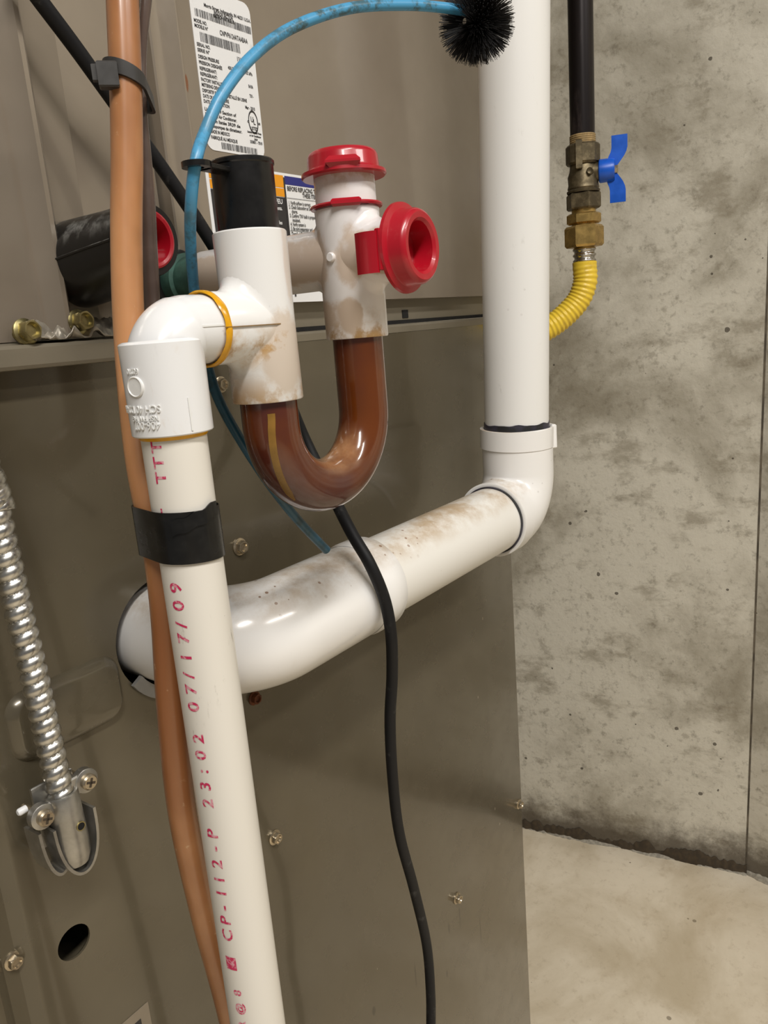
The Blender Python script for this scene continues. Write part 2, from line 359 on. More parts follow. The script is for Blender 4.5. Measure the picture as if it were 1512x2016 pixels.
# ------------------------------------------------------------------ the room
b = MB(); b.box((0.4, -0.9, -0.05), ((1,0,0), (0,1,0), (0,0,1)), (5.2, 5.0, 0.1)); fl = b.build('floor', 'floor', None, 0); fl['kind'] = 'structure'
wa, wb = atf(1040, 1630), atf(1470, 1719); wdv = (wb-wa).normalized()
wc = atf(1512, 1737); we = (wc-wb); we = we.normalized()
w0 = wa-wdv*1.0; w1 = wb; w2 = wb+we*1.6
nrm = Vector((-wdv.y, wdv.x, 0)); nrm = nrm if nrm.x > 0 else -nrm
nr2 = Vector((-we.y, we.x, 0)); nr2 = nr2 if nr2.x > 0 else -nr2
def slab(name, p, q, n1, z1=2.45):
    b = MB(); b.extr([p, q, q+n1*0.2, p+n1*0.2], (0, 0, z1)); o = b.build(name, 'wall', None, 0); o['kind'] = 'structure'; return o
wall = slab('wall_right', w0, w1, nrm)
wall2 = slab('wall_front_right', w1, w2, nr2)
slab('wall_back', Vector((-2.0, 0.95, 0)), Vector((1.12, 0.95, 0)), Vector((0, 1, 0)))
# crumbling joint where the wall meets the floor
def rubble(parent, p, q, nn, name, mat, prot, hgt, seed):
    b = MB(); L = (q-p).length; d = (q-p).normalized(); k = int(L/0.003); rs = []
    for i in range(k+1):
        t = p+d*(L*i/k); a = mnoise.noise(Vector((i*0.045, seed, 0))); c = 0.6*mnoise.noise(Vector((i*0.13, seed+3, 0)))+0.4*mnoise.noise(Vector((i*0.45, seed+7, 0)))
        w = prot*(0.55+0.5*a+0.35*c); h = hgt*(0.6+0.6*c+0.4*a)
        w = max(0.0015, w); h = max(0.0015, h)
        rs.append([t+nn*0.01+Vector((0,0,-0.002)), t-nn*w+Vector((0,0,-0.002)), t-nn*w*0.8+Vector((0,0,h*0.5)), t-nn*w*0.3+Vector((0,0,h)), t+nn*0.01+Vector((0,0,h*0.9))])
    b.rings(rs); return b.build(name, mat, parent, 60)
MT['rubble_and_recess'] = plain('dark damp mortar and recess shade', srgb(78, 66, 50), 0.9, 0, 0.2, 120, 0.8)
MT['rubbleL'] = plain('pale mortar crumbs', srgb(176, 168, 152), 0.9, 0, 0.2, 160, 0.8)
MT['seamc'] = plain('dirty seam', srgb(112, 102, 86), 0.9, 0, 0.3, 30)
rubble(wall, wa-wdv*0.2, w1, nrm, 'mortar_fillet', 'rubble_and_recess', 0.010, 0.034, 1.7)
rubble(wall, wa-wdv*0.05, w1, nrm, 'mortar_crumbs', 'rubbleL', 0.014, 0.006, 8.2)
rubble(wall2, w1, w1+we*0.5, nr2, 'mortar_fillet', 'rubbleL', 0.014, 0.012, 4.4)
b = MB(); b.box(w1+Vector((0,0,1.2))-we*0.0015, (wdv, nrm, (0,0,1)), (0.0030, 0.0020, 2.4)); b.build('wall_seam', 'seamc', wall, 0)

# ------------------------------------------------------------------ furnace (lower cabinet)
XR = 0.5*(at(1003, 1140, 0).x+at(1052, 2010, 0).x)
XL = -0.10; ZS = CAM.z
fur = thing('furnace', (0.35, 0.02, 0), 'bronze grey steel furnace cabinet with folded front panel, below the seam', 'furnace')
def hole_cut(o, cyls):
    for (p, r, n) in cyls:
        c = MB(); c.lathe(Vector(p)+Vector((0, -0.05, 0)), (0, 1, 0), [(0, r), (0.1, r)], n); co = c.build('cutter', 'gap', None, 0)
        md = o.modifiers.new('b', 'BOOLEAN'); md.object = co; md.solver = 'EXACT'; md.operation = 'DIFFERENCE'
        bpy.context.view_layer.update()
        dg = bpy.context.evaluated_depsgraph_get(); me = bpy.data.meshes.new_from_object(o.evaluated_get(dg))
        o.modifiers.clear(); old = o.data; o.data = me; bpy.data.objects.remove(co)
XF = at(45, 1800, 0).x                                 # fold of the front panel
prof = [(XF-0.028, 0.0), (XF-0.020, 0.001), (XF-0.014, 0.006), (XF-0.006, 0.006), (XF, 0.0005), (XF+0.004, 0.0), (XR-0.003, 0.0), (XR-0.0008, 0.0008), (XR, 0.003), (XR, 0.018), (XR-0.0015, 0.018), (XR-0.0015, 0.003), (XR-0.003, 0.0015), (XF+0.004, 0.0015), (XF+0.0005, 0.002), (XF-0.0055, 0.0075), (XF-0.0145, 0.0075), (XF-0.0205, 0.0025), (XF-0.028, 0.0015)]
b = MB(); b.extr([(x, y, 0.04) for x, y in prof], (0, 0, ZS-0.04-0.003)); fp = b.build('front_panel', 'lower', fur, 30)
b = MB(); b.extr([(x, y, 0.04) for x, y in [(XL, -0.001), (XF-0.0285, -0.001), (XF-0.0285, 0.012), (XL, 0.012)]], (0, 0, ZS-0.043)); b.build('side_door', 'lower', fur, 30)
VH = at(330, 1245, 0); PH = at(146, 1855, 0)
hole_cut(fp, [((VH.x, 0, VH.z), 0.0385, 48), ((PH.x, 0, PH.z), 0.0105, 28)])
b = MB(); b.box(((XL+XR)/2-0.001, 0.37, ZS/2), ((1,0,0), (0,1,0), (0,0,1)), (XR-XL-0.004, 0.70, ZS-0.012)); cas = b.build('casing', 'lower', fur, 0)
hole_cut(cas, [((VH.x, 0.02, VH.z), 0.042, 40), ((PH.x, 0.02, PH.z), 0.028, 24)])
for p, r in ((VH, 0.0425), (PH, 0.0285)):
    b = MB(); b.lathe((p.x, 0.069, p.z), (0, 1, 0), [(0, r), (0.003, r)], 32); b.build('dark_backing', 'gap', fur, 0)
# raised pressed pad
c0, c1, c2 = at(5, 1372, 0), at(222, 1283, 0), at(228, 1420, 0); c3 = at(28, 1510, 0)
px0, px1 = c0.x-0.002, c1.x+0.002; pz1, pz0 = (c0.z+c1.z)/2, (c2.z+c3.z)/2
def rrect(x0, x1, z0, z1, r, y, n=8):
    out = []
    for cx, cz, a0 in ((x1-r, z0+r, -PI/2), (x1-r, z1-r, 0), (x0+r, z1-r, PI/2), (x0+r, z0+r, PI)):
        for k in range(n+1): a = a0+PI/2*k/n; out.append(Vector((cx+r*math.cos(a), y, cz+r*math.sin(a))))
    return out
b = MB(); b.rings([rrect(px0, px1, pz0, pz1, 0.013, 0.0008), rrect(px0+0.0006, px1-0.0006, pz0+0.0006, pz1-0.0006, 0.0125, -0.0006), rrect(px0+0.0046, px1-0.0046, pz0+0.0046, pz1-0.0046, 0.009, -0.0056), rrect(px0+0.0058, px1-0.0058, pz0+0.0058, pz1-0.0058, 0.008, -0.0060)])
b.build('pressed_pad', 'lower', fur, 50)
# top lip of the right part and the protruding ledge on the left
XLE = 0.305
b = MB(); b.extr([(XLE+0.001, y, ZS+z) for y, z in ((-0.0005, -0.006), (-0.0012, -0.001), (0.0005, 0.0008), (0.012, 0.001), (0.012, -0.006))], (XR-XLE-0.001, 0, 0)); b.build('top_lip', 'rail', fur, 30)
b = MB(); b.extr([(XL, y, ZS+z) for y, z in ((-0.013, -0.0068), (-0.0142, -0.0050), (-0.0142, 0.0035), (-0.0125, 0.0052), (-0.001, 0.0068), (0.010, 0.0068), (0.010, -0.0055), (-0.012, -0.0072))], (XLE-XL, 0, 0)); b.build('front_ledge', 'rail', fur, 30)
for (x, y, r, mt) in ((434, 757, 0.0042, 'zinc'), (471, 1076, 0.0048, 'zinc'), (540, 1648, 0.0046, 'zinc'), (899, 1768, 0.0050, 'zinc'), (1021, 1583, 0.0048, 'zinc'), (500, 1374, 0.0042, 'rust'), (37, 1899, 0.0042, 'zinc')):
    p = at(x, y, 0.0); off = 0.006 if x == 37 else 0.0
    hexscrew(fur, p+Vector((0, off, 0)), (0, -1, 0), r, mt)
# sticker low on the panel
q = at(290, 1972, 0)
sk = (MB().add([(q.x-0.16, -0.0006, q.z), (q.x, -0.0006, q.z), (q.x, -0.0006, q.z-0.12), (q.x-0.16, -0.0006, q.z-0.12), (q.x-0.16, 0, q.z), (q.x, 0, q.z), (q.x, 0, q.z-0.12), (q.x-0.16, 0, q.z-0.12)], [(0, 1, 2, 3), (0, 1, 5, 4), (1, 2, 6, 5), (2, 3, 7, 6), (3, 0, 4, 7)])).build('sticker', 'greylabel', fur, 0)
b = MB(); b.box((q.x-0.08, -0.0007, q.z-0.066), ((1,0,0), (0,0,1), (0,1,0)), (0.146, 0.118, 0.0004)); b.build('printed_field', 'ink', sk, 0)

# ------------------------------------------------------------------ coil cabinet (upper)
coil = thing('coil_cabinet', (0.35, 0.02, ZS), 'taupe painted cooling coil cabinet above the furnace seam, with paper labels', 'cabinet')
ZT = 1.95; X1, X2, X3 = 0.248, 0.335, 0.3545
XRu = XR
b = MB(); b.box(((XL+XRu)/2, 0.375, (ZS+0.008+ZT)/2), ((1,0,0), (0,1,0), (0,0,1)), (XRu-XL-0.004, 0.69, ZT-ZS-0.010)); b.build('casing', 'upper', coil, 0)
b = MB(); b.extr([(x, y, ZS+0.0072) for x, y in [(XL, -0.002), (X1-0.016, -0.002), (X1-0.008, -0.004), (X1-0.003, -0.010), (X1-0.0005, -0.010), (X1+0.001, -0.0085), (X1+0.008, 0.002), (X1+0.03, 0.008), (X1+0.03, 0.028), (XL, 0.028)]], (0, 0, ZT-ZS-0.008)); b.build('left_panel', 'upper', coil, 40)
b = MB(); b.extr([(x, y, ZS+0.0072) for x, y in [(X1+0.03, 0.0085), (X2-0.002, 0.0085), (X2-0.002, 0.028), (X1+0.03, 0.028)]], (0, 0, ZT-ZS-0.008)); b.build('drain_plate', 'upper', coil, 30)
b = MB(); b.extr([(x, y, ZS+0.0225) for x, y in [(X2, 0.028), (X2, -0.001), (X2+0.001, -0.002), (X3-0.004, -0.002), (X3-0.001, -0.0045), (X3+0.001, -0.0045), (X3+0.005, 0.0), (XRu-0.003, 0.0), (XRu, 0.003), (XRu, 0.028)]], (0, 0, ZT-ZS-0.0225)); b.build('front_panel', 'upper', coil, 40)
b = MB(); b.box(((X2+XRu)/2, 0.018, ZS+0.0135), ((1,0,0), (0,1,0), (0,0,1)), (XRu-X2-0.002, 0.016, 0.018)); rl = b.build('bottom_rail', 'rail', coil, 0)
b = MB(); b.box(((X2+XRu)/2, 0.016, ZS+0.0028), ((1,0,0), (0,1,0), (0,0,1)), (XRu-X2-0.002, 0.016, 0.0030)); b.build('seam_gap', 'gap', coil, 0)
p = at(797, 618, 0.010); b = MB(); b.box((p.x, 0.0098, p.z), ((1,0,0), (0,0,1), (0,1,0)), (0.009, 0.007, 0.001)); b.build('slot', 'gap', rl, 0)
# bolts and sealant on the ledge
for (x, y) in ((52, 653), (157, 634)):
    p = at(x, y, -0.010); d = Vector((0.10, -1, 0.12)).normalized(); r = 0.0056
    b = MB(); b.lathe(p-d*0.012, d, [(0, r*0.5), (0.0105, r*0.5), (0.0105, r*1.25), (0.0118, r*1.25), (0.0125, r)], 22)
    b.hexcup(p, d, r, 0.0062, 0.70, 0.0026, rot=0.2); b.build('hex_bolt', 'yzinc', coil, 30)
b = MB(); nx, ny = 80, 10; vs = []; fs = []
x0, x1 = at(70, 690, -0.012).x, 0.30
for i in range(nx+1):
    for j in range(ny+1):
        x = x0+(x1-x0)*i/nx; t = j/ny
        y = -0.0135+t*0.013; z = ZS+0.0075+0.001*t
        edge = 0.004*mnoise.noise(Vector((x*60, 5, 0)))*(1 if j in (0, ny) else 0)
        z += max(0, 0.0052*(0.3+mnoise.noise(Vector((x*120, t*3.0, 1.3)))*1.4+0.5*mnoise.noise(Vector((x*330, t*8, 4)))))+0.016*max(0, t-0.55)*(1+mnoise.noise(Vector((x*90, 9, 0))))
        vs.append((x, y+edge*0.5, z))
for i in range(nx):
    for j in range(ny): a = i*(ny+1)+j; fs.append((a, a+1, a+ny+2, a+ny+1))
b.add(vs, fs); so = b.build('sealant_tape', 'foil', coil, 60)
md = so.modifiers.new('s', 'SOLIDIFY'); md.thickness = 0.0008
# black drain pan ports
def port(x, z, y1, r, plug):
    b = MB(); L_ = 0.012-y1; rs = []
    for t, k, dz in ((0, 1.28, .30), (.12, 1.28, .30), (.30, 1.24, .26), (.60, 1.10, .12), (.85, 1.02, .02), (.98, 1.0, 0), (1.0, .97, 0), (1.0, .80, 0), (1.0-0.014/L_, .76, 0)):
        rs.append([Vector((x+r*k*math.cos(2*PI*q/48), 0.012-L_*t, z-r*dz+r*k*math.sin(2*PI*q/48))) for q in range(48)])
    b.rings(rs); o = b.build('drain_port', 'blackscuff', coil, 35, label='black threaded drain outlet')
    b = MB(); b.tube([(x-r*1.27, 0.004, z-r*.30), (x-r*1.23, 0.012-L_*.32, z-r*.24), (x-r*1.09, 0.012-L_*.62, z-r*.10), (x-r*1.01, 0.012-L_*.9, z)], 0.0008, 8); b.build('mould_rib', 'blackscuff', o, 60)
    if plug:
        b = MB(); b.lathe((x, y1+0.0135, z), (0, -1, 0), [(0, r*0.70), (0.009, r*0.70), (0.0145, r*0.795), (0.0150, r*0.74), (0.0145, r*0.66), (0.006, r*0.58), (0.0055, 0.0001)], 40)
        b.build('port_plug', 'red', coil, 35, label='red recessed plug in the black outlet')
    return o
XT = 0  # set below

# --- paper labels
def label_rect(name, x0, x1, z0, z1, rad, parent, mat='label', y=-0.0004, t=0.0005):
    b = MB(); b.rings([rrect(x0, x1, z0, z1, rad, y, 5), rrect(x0, x1, z0, z1, rad, y+t, 5)]); return b.build(name, mat, parent, 0)
def lines_mesh(items, y):                                # items: (x, z, size, text, squeeze)
    b = MB()
    for x, z, s_, tx, sq in items:
        v, f = text2d(tx, s_, bold=s_*0.02); b.add([(x+p[0]*sq, y, z+p[1]) for p in v], f)
    return b
lx0, lx1, lz0 = at(408, 294, 0).x, at(521, 308, 0).x, 0.5*(at(408, 297, 0).z+at(521, 310, 0).z)
lz1 = at(478, 8, 0).z+0.001
LW, LH = lx1-lx0, lz1-lz0
dl = label_rect('data_label', lx0, lx1, lz0, lz1, 0.006, coil)
def LZ(py, px=440): return at(px, py, 0).z
def LX(f): return lx0+LW*f
s1 = 0.0052
def lz(f): return lz1-LH*f
def lzc(y, x=200): return at(340+x/5.04, y/5.04, 0).z
rows = [(.22, .99, 28, 'Morris Street, Indianapolis, IN 46231 U.S.A.', 1), (.37, .68, 66, 'INDOOR SECTION', 1), (.36, .70, 100, 'SECTION INTERIEUR', 1),
 (.03, .23, 212, 'MODEL NO.', 1), (.03, .24, 262, 'MODELE N°', 1), (.43, .90, 262, 'CNPVP6124ATAABAA', 1.45), (.03, .24, 442, 'SERIAL NO.', 1), (.03, .22, 496, 'SERIE N°', 1), (.68, .95, 478, '1310X31748', 1.35),
 (.03, .36, 560, 'DESIGN PRESSURE', 1), (.03, .40, 616, 'PRESSION DESIGNÉE', 1), (.50, .65, 590, '450 PSIG', 1), (.77, .92, 590, '3102 kPa', 1), (.03, .30, 674, 'REFRIGERANT:', 1), (.03, .30, 728, 'REFRIGÉRANT:', 1), (.83, .91, 726, 'R410A', 1),
 (.03, .39, 782, 'FACTORY INSTALLED', 1), (.03, .35, 834, 'METERING DEVICE', 1), (.83, .90, 826, 'TXV -', 1), (.03, .77, 888, 'DISPOSITIF DE MESURE INSTALLÉ EN USINE', 1), (.03, .45, 942, 'DATE OF MANUFACTURE', 1), (.03, .45, 994, 'DATE DE FABRICATION', 1), (.73, .90, 958, 'Mar - 2010', 1),
 (.03, .55, 1070, 'Listed 3R39 Section of', 1), (.03, .55, 1122, 'Heat Pump Air Conditioner.', 1), (.03, .60, 1176, 'Section listée 3R39 de', 1), (.03, .62, 1228, 'thermopompes de climatiseur.', 1), (.08, .40, 1284, 'MADE IN MEXICO', 1), (.08, .52, 1342, 'FABRIQUÉ AU MEXIQUE', 1),
 (.79, .91, 1170, 'LISTED', 1.1), (.72, .97, 1205, 'Section of Heat Pump', .6), (.75, .96, 1240, 'or Air Conditioner', .6), (.83, .89, 1276, '3R39', .6), (.75, .97, 1312, '335851 - 7010', .9), (.805, .85, 1085, 'U', 1.7), (.85, .885, 1108, 'L', 1.7), (.74, .765, 1100, 'c', 1.1), (.92, .97, 1100, 'us', 1)]
tb = MB(); cap_h = 0.30*(lzc(540)-lzc(600))/0.5
for f0, f1, yy, tx, k in rows:
    v, f = text2d(tx, cap_h*1.35*k, bold=cap_h*0.035); xm, xM = min(p[0] for p in v), max(p[0] for p in v); z = lzc(yy)
    tb.add([(LX(f0)+(p[0]-xm)/(xM-xm)*LW*(f1-f0), -0.0006, z+p[1]) for p in v], f)
cx, cz = LX(.845), lzc(1085)
tb.rings([[Vector((cx+math.cos(2*PI*k/32)*r*.62, -0.0006, cz+math.sin(2*PI*k/32)*r)) for k in range(32)] for r in (0.0074, 0.0062)], caps=False)
def barcode(b, x0, x1, z0, z1, n, seed):
    rg = random.Random(seed); x = x0; w = (x1-x0)/n
    while x < x1:
        a = w*rg.choice((.35, .35, .6, .9)); b.add([(x, -0.0006, z0), (x+a, -0.0006, z0), (x+a, -0.0006, z1), (x, -0.0006, z1)], [(0, 1, 2, 3)]); x += a+w*rg.choice((.4, .5, .9))
barcode(tb, LX(.06), LX(.98), lzc(150), lzc(75), 66, 3); barcode(tb, LX(.10), LX(.74), lzc(390), lzc(296), 50, 5); barcode(tb, LX(.24), LX(.86), lzc(1430), lzc(1362), 56, 9)
tb.build('label_print', 'ink', dl, 0)
# warning label
gx0, gx1 = at(411, 400, 0).x, at(655, 400, 0).x; gz1 = 0.5*(at(405, 322, 0).z+at(560, 337, 0).z); gz0 = at(605, 594, 0).z
wl = label_rect('warning_label', gx0, gx1, gz0, gz1, 0.002, coil)
gxm = at(563, 400, 0).x
def flat(name, x0, x1, z0, z1, mat, parent, y=-0.0006):
    return (MB().add([(x0, y, z0), (x1, y, z0), (x1, y, z1), (x0, y, z1)], [(0, 1, 2, 3)])).build(name, mat, parent, 0)
gh = gz1-gz0
flat('orange_band', gx0+0.0025, gxm-0.001, gz1-0.0100, gz1-0.0018, 'orange', wl)
flat('orange_stripe', gx0+0.0025, gxm-0.001, gz1-0.0162, gz1-0.0106, 'orange', wl)
flat('black_field', gx0+0.0025, gxm-0.001, gz0+0.012, gz1-0.0166, 'ink', wl)
flat('blue_band', gxm+0.0005, gx1-0.002, gz1-0.0075, gz1-0.0018, 'blueprint', wl)
lines_mesh([(gxm-0.0150, gz1-0.0212, 0.0046, 'E FEU', .95), (gxm-0.0150, gz1-0.0255, 0.0036, 'ements.', .85), (gxm-0.0150, gz1-0.0292, 0.0036, 'sier', .85), (gxm-0.0150, gz1-0.0352, 0.0036, 'cer les', .85), (gxm-0.0150, gz1-0.0394, 0.0036, 'es.', .85)], -0.0008).build('white_print', 'label', wl, 0, kind='stuff')
(MB().add([(gx0+0.006, -0.0008, gz1-0.043), (gx0+0.012, -0.0008, gz1-0.036), (gx0+0.012, -0.0008, gz1-0.020), (gx0+0.007, -0.0008, gz1-0.019)], [(0, 1, 2, 3)])).build('white_symbol', 'label', wl, 0)
(MB().add([(gx0+0.006, -0.0008, gz1-0.049), (gx0+0.016, -0.0008, gz1-0.049), (gx0+0.016, -0.0008, gz1-0.046), (gx0+0.006, -0.0008, gz1-0.046)], [(0, 1, 2, 3)])).build('white_bar', 'label', wl, 0)
li = ['1. Verify airflow is correct.', '2. Check Subcooling at Outdoor', '    charge.', '3. Confirm TXV bulb is properly', '    insulated.', '4. Verify system is', '5. Be sure evaporator and']
bp = lines_mesh([(gxm+0.002, gz1-0.0115, 0.0043, 'BEFORE REPLACING TXV CHECK', .72), (gxm+0.018, gz1-0.0152, 0.0043, 'THESE ITEMS', .72)] + [(gxm+0.002, gz1-0.0208-i*0.00295, 0.0035, t, .64) for i, t in enumerate(li)] + [(gxm+0.002, gz1-0.0425, 0.0040, 'Detailed Troubleshooting', .68)], -0.0008)
for zz in (gz1-0.0168, gz1-0.0392): bp.add([(gxm+0.0008, -0.0008, zz), (gx1-0.002, -0.0008, zz), (gx1-0.002, -0.0008, zz+0.0003), (gxm+0.0008, -0.0008, zz+0.0003)], [(0, 1, 2, 3)])
bp.add([(gxm-0.0012, -0.0008, gz0+0.004), (gxm+0.0004, -0.0008, gz0+0.004), (gxm+0.0004, -0.0008, gz1-0.003), (gxm-0.0012, -0.0008, gz1-0.003)], [(0, 1, 2, 3)])
bp.build('black_print', 'ink', wl, 0)

# ------------------------------------------------------------------ condensate drain and trap
YT = -0.142
XE = at(345, 876, YT).x
tt, tbm = at(489, 457, YT), at(530, 788, YT); XTe = 0.5*(tt.x+tbm.x); ZTt, ZTb = tt.z, tbm.z
kb = at(705, 665, YT); kt = at(680, 395, YT); XK = 0.5*(kb.x+kt.x); ZKb = kb.z
ZA = at(408, 648, YT).z                                  # axis of the link between elbow and tee
ZE1, ZE0 = at(318, 672, YT).z, at(338, 852, YT).z
XR_ = at(404, 650, YT).x                                 # open end of the tee's branch
R = 0.0164; rp = 0.01335
ZKA = at(695, 505, YT).z
dr = thing('condensate_drain', (XE, YT, 0), 'glued white PVC condensate drain with amber U-trap, red caps and stained fittings', 'drain pipe')
MT['pvc_elbow'] = m_pvc('glossy white pvc', (226, 226, 226), 0.25, 0.62, 0.72, (196, 168, 130), 60, 0, 0.1, 0.2)
MT['pvc_tee'] = m_pvc('stained white pvc', (226, 225, 223), 0.45, 0.60, 0.72, (178, 142, 92), 26, 0, 0.15, 0.22, rims=((ZTb, 0.017, 0.85), (ZKb, 0.013, 1.0)), box=((XTe, ZTb+0.022, 0.016, 0.022, 0.45), (XK-0.014, ZKb+0.048, 0.008, 0.024, 0.4), (XTe+0.006, ZTt-0.012, 0.004, 0.03, 0.3)))
MT['pvc_cross'] = m_pvc('rust spotted white pvc', (228, 224, 222), 0.5, 0.60, 0.70, (172, 136, 88), 34, 0, 0.15, 0.24, rims=((ZKb, 0.018, 1.0), (at(680, 350, YT).z, 0.012, 0.6)), box=((XK-0.013, at(620, 510, YT).z, 0.0042, 0.018, 0.55), (XK-0.0135, ZKb+0.010, 0.004, 0.012, 0.6), (XK+0.004, ZKA+0.012, 0.006, 0.006, 0.2)))
MT['pvc_pipe'] = m_pvc('cream white pvc pipe', (220, 215, 205), 0.28, 0.60, 0.78, (188, 172, 140), 14, 0, 0.75, 0.34)
EX = Vector((1, 0, 0)); EY = Vector((0, 1, 0)); EZ = Vector((0, 0, 1))
b = MB(); b.tube([(XE, YT, 0.002), (XE, YT, 0.3), (XE, YT, 0.6), (XE, YT, ZE0+0.006)], rp, 48); pipe = b.build('drain_pipe', 'pvc_pipe', dr, 35)
# elbow: socket, bend, spigot
b = MB(); b.lathe((XE, YT, ZE0), EZ, [(0.006, 0.0136), (0.0, 0.0136), (0.0, R-0.0004), (0.0005, R), (ZE1-ZE0-0.0006, R+0.0002), (ZE1-ZE0, R-0.0003), (ZE1-ZE0+0.0006, 0.0146)], 56, caps=False)
bend = fillet([(XE, YT, ZE1-0.004), (XE, YT, ZA), (XR_+0.004, YT, ZA)], 0.0145, 20)
b.tube(bend, [0.0152]*4+[0.0147]*(len(bend)-9)+[0.0142]*5, 56)
el = b.build('elbow', 'pvc_elbow', dr, 38, label='glossy white street elbow')
b = MB()
for a0 in (-0.72, 0.62, ): # mould seams
    pass
def on_pipe(X0, Y0, r):
    vd = Vector((CAM.x-X0, CAM.y-Y0, 0)).normalized(); th0 = math.atan2(vd.y, vd.x)
    return lambda arc, z, dr_=0.0: Vector((X0+(r+dr_)*math.cos(th0+arc/r), Y0+(r+dr_)*math.sin(th0+arc/r), z))
# arc > 0 runs to the right as seen from the camera
pe = on_pipe(XE, YT, R)
sgn = 1 if pe(0.005, 1).x > pe(0, 1).x else -1
def zr(py, px=330): return at(px, py, YT-0.016).z
em = MB()
def emb(tx, size, py_c, a0, flip=True, sq=0.8):
    v, f = text2d(tx, size, depth=0.0005); z = zr(py_c)
    em.add([pe(sgn*(a0-p[0]*sq if flip else a0+p[0]*sq), z-p[1] if flip else z+p[1], p[2]*0.7+0.0003) for p in v], f)
emb('SCH 40 D2466', 0.0042, 797, -0.0034); emb('NSF PW FIG', 0.0030, 818, -0.0046); emb('406-007', 0.0046, 830, -0.0044); emb('60210', 0.0030, 721, -0.0102)
em.build('embossed_lettering', 'embossed', el, 40, kind='stuff'); em = MB()
c = pe(sgn*-0.0128, zr(758)); d = Vector((c.x-XE, c.y-YT, 0)).normalized(); em.lathe(c-d*0.0006, d, [(0, 0.0041), (0.0011, 0.0041), (0.0014, 0.0037), (0.0010, 0.0034), (0.0011, 0.0001)], 26); em.build('embossed_disc', 'embossed', el, 40); em = MB()
p0 = pe(sgn*0.0075, ZE0+0.002, 0); em.box(p0+EZ*0.006, (EX, EY, EZ), (0.0007, 0.0007, 0.013)); em.build('mould_rib', 'embossed', el, 40); em = MB(); em.box((XR_-0.008, YT-0.0141, ZA+0.001), (EX, EY, EZ), (0.012, 0.0008, 0.0007))
em.build('mould_rib', 'embossed', el, 40)
# yellow solvent cement
b = MB()
nn = 60; rs = []
for k in range(nn):
    th = 2*PI*k/nn; w = 0.0019+0.0009*mnoise.noise(Vector((math.cos(th)*2, math.sin(th)*2, 3)))
    rad = EY*math.cos(th)+EZ*math.sin(th); cc = Vector((XR_-0.0004, YT, ZA))
    rs.append([cc+rad*(0.0153+0.0008*math.sin(q*PI/3))+EX*(w*math.cos(q*PI/3)) for q in range(6)])
b.rings(rs, closed=True); b.build('cement_ring', 'glue', dr, 60, label='yellow solvent cement ring')
b = MB(); b.lathe((XE, YT, ZE0-0.0035), EZ, [(0.0018, 0.01345), (0.0024, 0.0139), (0.0045, 0.0146)], 48, caps=False); b.build('cement_ring', 'glue', dr, 60, label='yellow cement squeezed below the elbow')
# tee
b = MB(); h = ZTt-ZTb
b.lathe((XTe, YT, ZTb), EZ, [(0.008, 0.0136), (0.0002, 0.0138), (0.0, 0.0145), (0.0, R-0.0004), (0.0006, R), (h*0.5, R-0.0003), (h-0.0006, R), (h, R-0.0005), (h, 0.0136), (h-0.008, 0.0134)], 60, caps=False)
b.tee_arm((XTe, YT, ZA), EZ, -EX, R, R-0.0010, XTe-XR_, 0.008)
tee = b.build('tee', 'pvc_tee', dr, 40, label='stained white tee')
b = MB(); b.box(((XR_+XTe)/2-0.003, YT-R-0.00005+0.0006, ZA), (EX, EY, EZ), ((XTe-XR_), 0.0004, 0.00035)); b.build('mould_line', 'streak', tee, 0)
# black plug with its ring
pk = thing
b = MB(); zc = at(480, 321, YT).z
b.lathe((XTe, YT, ZTt-0.010), EZ, [(0, 0.0132), (0.010, 0.0134), (zc-ZTt+0.008, 0.0136), (zc-ZTt+0.0085, 0.0141), (zc-ZTt+0.0098, 0.0141), (zc-ZTt+0.0104, 0.0136), (zc-ZTt+0.0104, 0.0110), (zc-ZTt-0.004, 0.0100), (zc-ZTt-0.004, 0.0001)], 48)
bc = b.build('vent_cap', 'black', dr, 35, label='black cleanout cap with side ring')
LUG = at(386, 318, YT-0.004); LUG.z = zc-0.0048
b = MB(); ld = Vector((LUG.x-XTe, LUG.y-YT, 0)); ll = ld.length; ld.normalize(); lp = EZ.cross(ld)
n2 = 40; rs = []
for k in range(n2):
    th = 2*PI*k/n2; dirv = ld*math.cos(th)+lp*math.sin(th)
    rs.append([LUG+dirv*rr+EZ*zz for rr, zz in ((0.0030, -0.0011), (0.0060, -0.0011), (0.0060, 0.0011), (0.0030, 0.0011))])
b.rings(rs, closed=True); b.box(Vector((XTe, YT, LUG.z))+ld*(ll/2+0.003), (ld, lp, EZ), (ll-0.012, 0.0075, 0.0022), 0.0004)
b.build('cap_ring', 'black', bc, 40)
